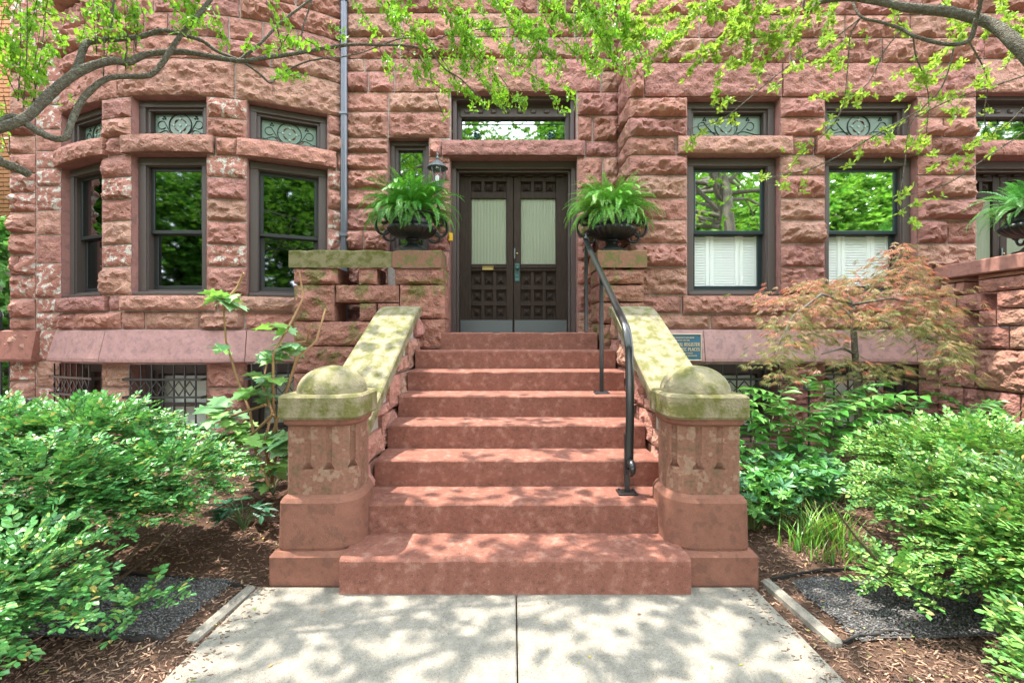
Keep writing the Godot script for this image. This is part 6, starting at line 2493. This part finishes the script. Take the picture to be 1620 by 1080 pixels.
func build_canopy() -> void:
	# the rest of both crowns, above the picture: what dapples the walk
	var spring := [Color(0.12, 0.28, 0.03), Color(0.08, 0.22, 0.025), Color(0.18, 0.34, 0.04)]
	var mesh := rosette(7, 0.07, 0.036, spring, 0.2)
	for side in 2:
		var o: Node3D = get_node("street_tree" if side == 0 else "street_tree_001")
		var xfs := []
		var limbs := MB.new()
		limbs.col = Color.WHITE
		var tries := 0
		while xfs.size() < 4300 and tries < 200000:
			tries += 1
			var x := rr(-7.5, 0.3) if side == 0 else rr(-0.3, 7.5)
			var d := rr(-4.5, 5.2)
			var y := rr(3.6, 7.6)
			var top := H + maxf(d, 0.0) * 0.76 + 0.35
			if y < top or y < 3.4:
				continue
			# crown shape and gaps between its boughs
			var cx := -3.4 if side == 0 else 3.6
			var q := Vector3((x - cx) / 4.3, (y - 5.2) / 2.4, (d - 0.6) / 4.6)
			if q.length() > 1.0:
				continue
			if nz.get_noise_3d(x * 0.75, y * 0.9, d * 0.75 + side * 20.0) < -0.02:
				continue
			# crowns shaped for the light: most clusters shading the beds are left out
			var gx := x + 0.32 * (y - 0.5)
			var gd := d - 0.1 * (y - 0.5)
			if absf(gx) > 1.5 and absf(gx) < 4.2 and gd > 1.3 and gd < 3.5 and rng.randf() < 0.75:
				continue
			var b := aim(Vector3(rng.randfn(), rng.randfn() * 0.4, rng.randfn()), rr(-0.5, 0.5), rr(0.8, 1.3))
			xfs.append(Transform3D(b, Vector3(x, y, -d)))
		for i in 26:
			var p: Vector3 = xfs[rng.randi() % xfs.size()].origin
			var a := Vector3(-3.9 if side == 0 else 4.2, rr(3.4, 4.8), -1.5)
			limbs.tube([a, a.lerp(p, 0.4) + Vector3(0, 0.3, 0), a.lerp(p, 0.75) + Vector3(0, 0.25, 0), p], [0.05, 0.035, 0.02, 0.008], 6)
		mi("upper_limbs", limbs.mesh(), M.bark, o)
		mass("crown", mesh, M.tree_leaf, xfs, [], o)


func build_street_trees() -> void:
	# trees across the street, mirrored in the window panes
	var cols := [Color(0.13, 0.32, 0.045), Color(0.09, 0.25, 0.035), Color(0.2, 0.4, 0.06)]
	var mesh := rosette(10, 0.2, 0.1, cols, 0.2)
	for t in [[-13.5, 9.0, 5.6], [-8.2, 8.4, 5.4], [-2.6, 9.5, 7.4], [2.8, 8.6, 7.0], [8.0, 9.2, 5.6], [13.2, 9.0, 5.4], [-19.0, 8.0, 6.0], [18.6, 9.0, 8.0], [-17.0, 1.5, 5.5], [24.0, 8.0, 8.0], [-11.3, -4.6, 3.6]]:
		var b := Vector3(t[0], -0.2, t[1])
		var o := thing("far_street_tree", "tall leafy tree across the street, mirrored in the window panes", "tree", b, "trees across the street")
		var mb := MB.new()
		mb.tube([Vector3.ZERO, Vector3(0.1, 1.5, 0), Vector3(-0.1, 3.0, 0.1), Vector3(0.2, 5.0, 0)], [0.24, 0.18, 0.15, 0.07], 10)
		for i in 7:
			var a := rr(0, TAU)
			var p0 := Vector3(0, rr(2.0, 4.0), 0)
			mb.tube([p0, p0 + Vector3(cos(a), 1.2, sin(a)) * 1.0, p0 + Vector3(cos(a) * 2.4, 2.0, sin(a) * 2.4)], [0.09, 0.06, 0.02], 6)
		mi("trunk", mb.mesh(), M.bark, o)
		var xfs := []
		for i in 6800:
			var dir := Vector3(rng.randfn(), rng.randfn(), rng.randfn()).normalized() * pow(rng.randf(), 0.45)
			var p := Vector3(0, t[2] - 0.2, 0) + dir * Vector3(3.6, 4.6, 3.2) * (1.0 + 0.3 * nz.get_noise_3dv(dir * 1.5 + b))
			if nz.get_noise_3dv((p + b) * 0.8) < -0.2 or p.y < 1.2:
				continue
			xfs.append(Transform3D(aim(Vector3(rng.randfn(), rng.randfn() * 0.4, rng.randfn()), 0.0, rr(0.8, 1.4)), p))
		mass("crown", mesh, M.tree_leaf, xfs, [], o)


# ---------------------------------------------------------------- mulch, gravel, fallen leaves
func build_litter() -> void:
	var mb := MB.new()
	mb.box(Vector3.ZERO, Vector3(1, 0.22, 0.3), 0.06)
	var chip := mb.mesh()
	var xfs := []
	var cols := []
	while xfs.size() < 34000:
		var d := 1.3 + pow(rng.randf(), 1.4) * 3.9
		var x := rr(-d * 1.15 - 0.3, d * 1.15 + 0.3)
		if absf(x - 0.0) < 1.42 and d < 5.0:
			continue
		if d > 2.16 and d < 2.62 and absf(x) > 1.65 and rng.randf() < 0.7:
			continue
		var k := rr(0.5, 1.5)
		xfs.append(Transform3D(Basis(Vector3.UP, rr(0, TAU)) * Basis(Vector3.BACK, rr(-0.35, 0.35)) * Basis().scaled(Vector3(rr(0.008, 0.042), rr(0.006, 0.016), rr(0.008, 0.024))), Vector3(x, bed_height(x, d) + rr(0.0, 0.012), -d)))
		var c: Color = [Color(0.24, 0.14, 0.095), Color(0.17, 0.1, 0.07), Color(0.34, 0.22, 0.15), Color(0.1, 0.065, 0.048)][rng.randi() % 4]
		cols.append(Color(c.r * k, c.g * k, c.b * k))
	for i in 420:                                              # chips kicked onto the edges of the walk
		var d := rr(1.2, 2.6)
		var s := 1.0 if rng.randf() < 0.5 else -1.0
		var x := (1.38 if s > 0 else -1.45) - s * absf(rng.randfn()) * 0.07
		xfs.append(Transform3D(Basis(Vector3.UP, rr(0, TAU)).scaled(Vector3(rr(0.008, 0.03), rr(0.006, 0.012), rr(0.008, 0.016))), Vector3(x, 0.003, -d)))
		cols.append(Color(0.17, 0.1, 0.065) * rr(0.4, 1.3))
	var o := mass("mulch", chip, M.chip, xfs, cols, self)
	o.set_meta("label", "loose brown bark mulch covering the planting beds")
	o.set_meta("category", "mulch")
	var st := SphereMesh.new()
	st.radius = 0.5
	st.height = 0.8
	st.radial_segments = 7
	st.rings = 4
	xfs = []
	cols = []
	while xfs.size() < 22000:
		var d := rr(2.14, 2.66)
		var x := rr(1.62, 3.6) * (1.0 if rng.randf() < 0.5 else -1.0)
		var k := rr(0.3, 1.25)
		xfs.append(Transform3D(Basis(Vector3(rr(-1, 1), 1, rr(-1, 1)).normalized(), rr(0, TAU)).scaled(Vector3(rr(0.004, 0.013), rr(0.004, 0.009), rr(0.004, 0.012))), Vector3(x, bed_height(x, d) + 0.014 + rr(0, 0.004), -d)))
		cols.append(Color(0.16 * k, 0.155 * k, 0.155 * k))
	o = mass("gravel", st, M.pebble, xfs, cols, self)
	o.set_meta("label", "small grey stones of the gravel strips")
	o.set_meta("category", "gravel")
	mb = MB.new()
	add_leaf(mb, Vector3.ZERO, Basis(), 1.0, 0.5, Color.WHITE, 0.1, 0.1)
	var leaf := mb.mesh()
	xfs = []
	cols = []
	while xfs.size() < 420:
		var d := rr(1.6, 3.9)
		var x := rr(-d * 1.1, d * 1.1)
		var on_walk := absf(x) < 1.38
		if on_walk and (d > 2.5 or rng.randf() < 0.86):
			continue
		var y := 0.004 if on_walk else bed_height(x, d) + 0.02
		xfs.append(Transform3D(Basis(Vector3.UP, rr(0, TAU)).scaled(Vector3.ONE * rr(0.014, 0.03)), Vector3(x, y, -d)))
		cols.append([Color(0.3, 0.27, 0.06), Color(0.16, 0.2, 0.05), Color(0.36, 0.22, 0.1), Color(0.12, 0.05, 0.03)][rng.randi() % 4])
	o = mass("fallen_leaves", leaf, M.chip, xfs, cols, self)
	o.set_meta("label", "scattered yellow and brown fallen leaves on mulch and walk")
	o.set_meta("category", "leaves")
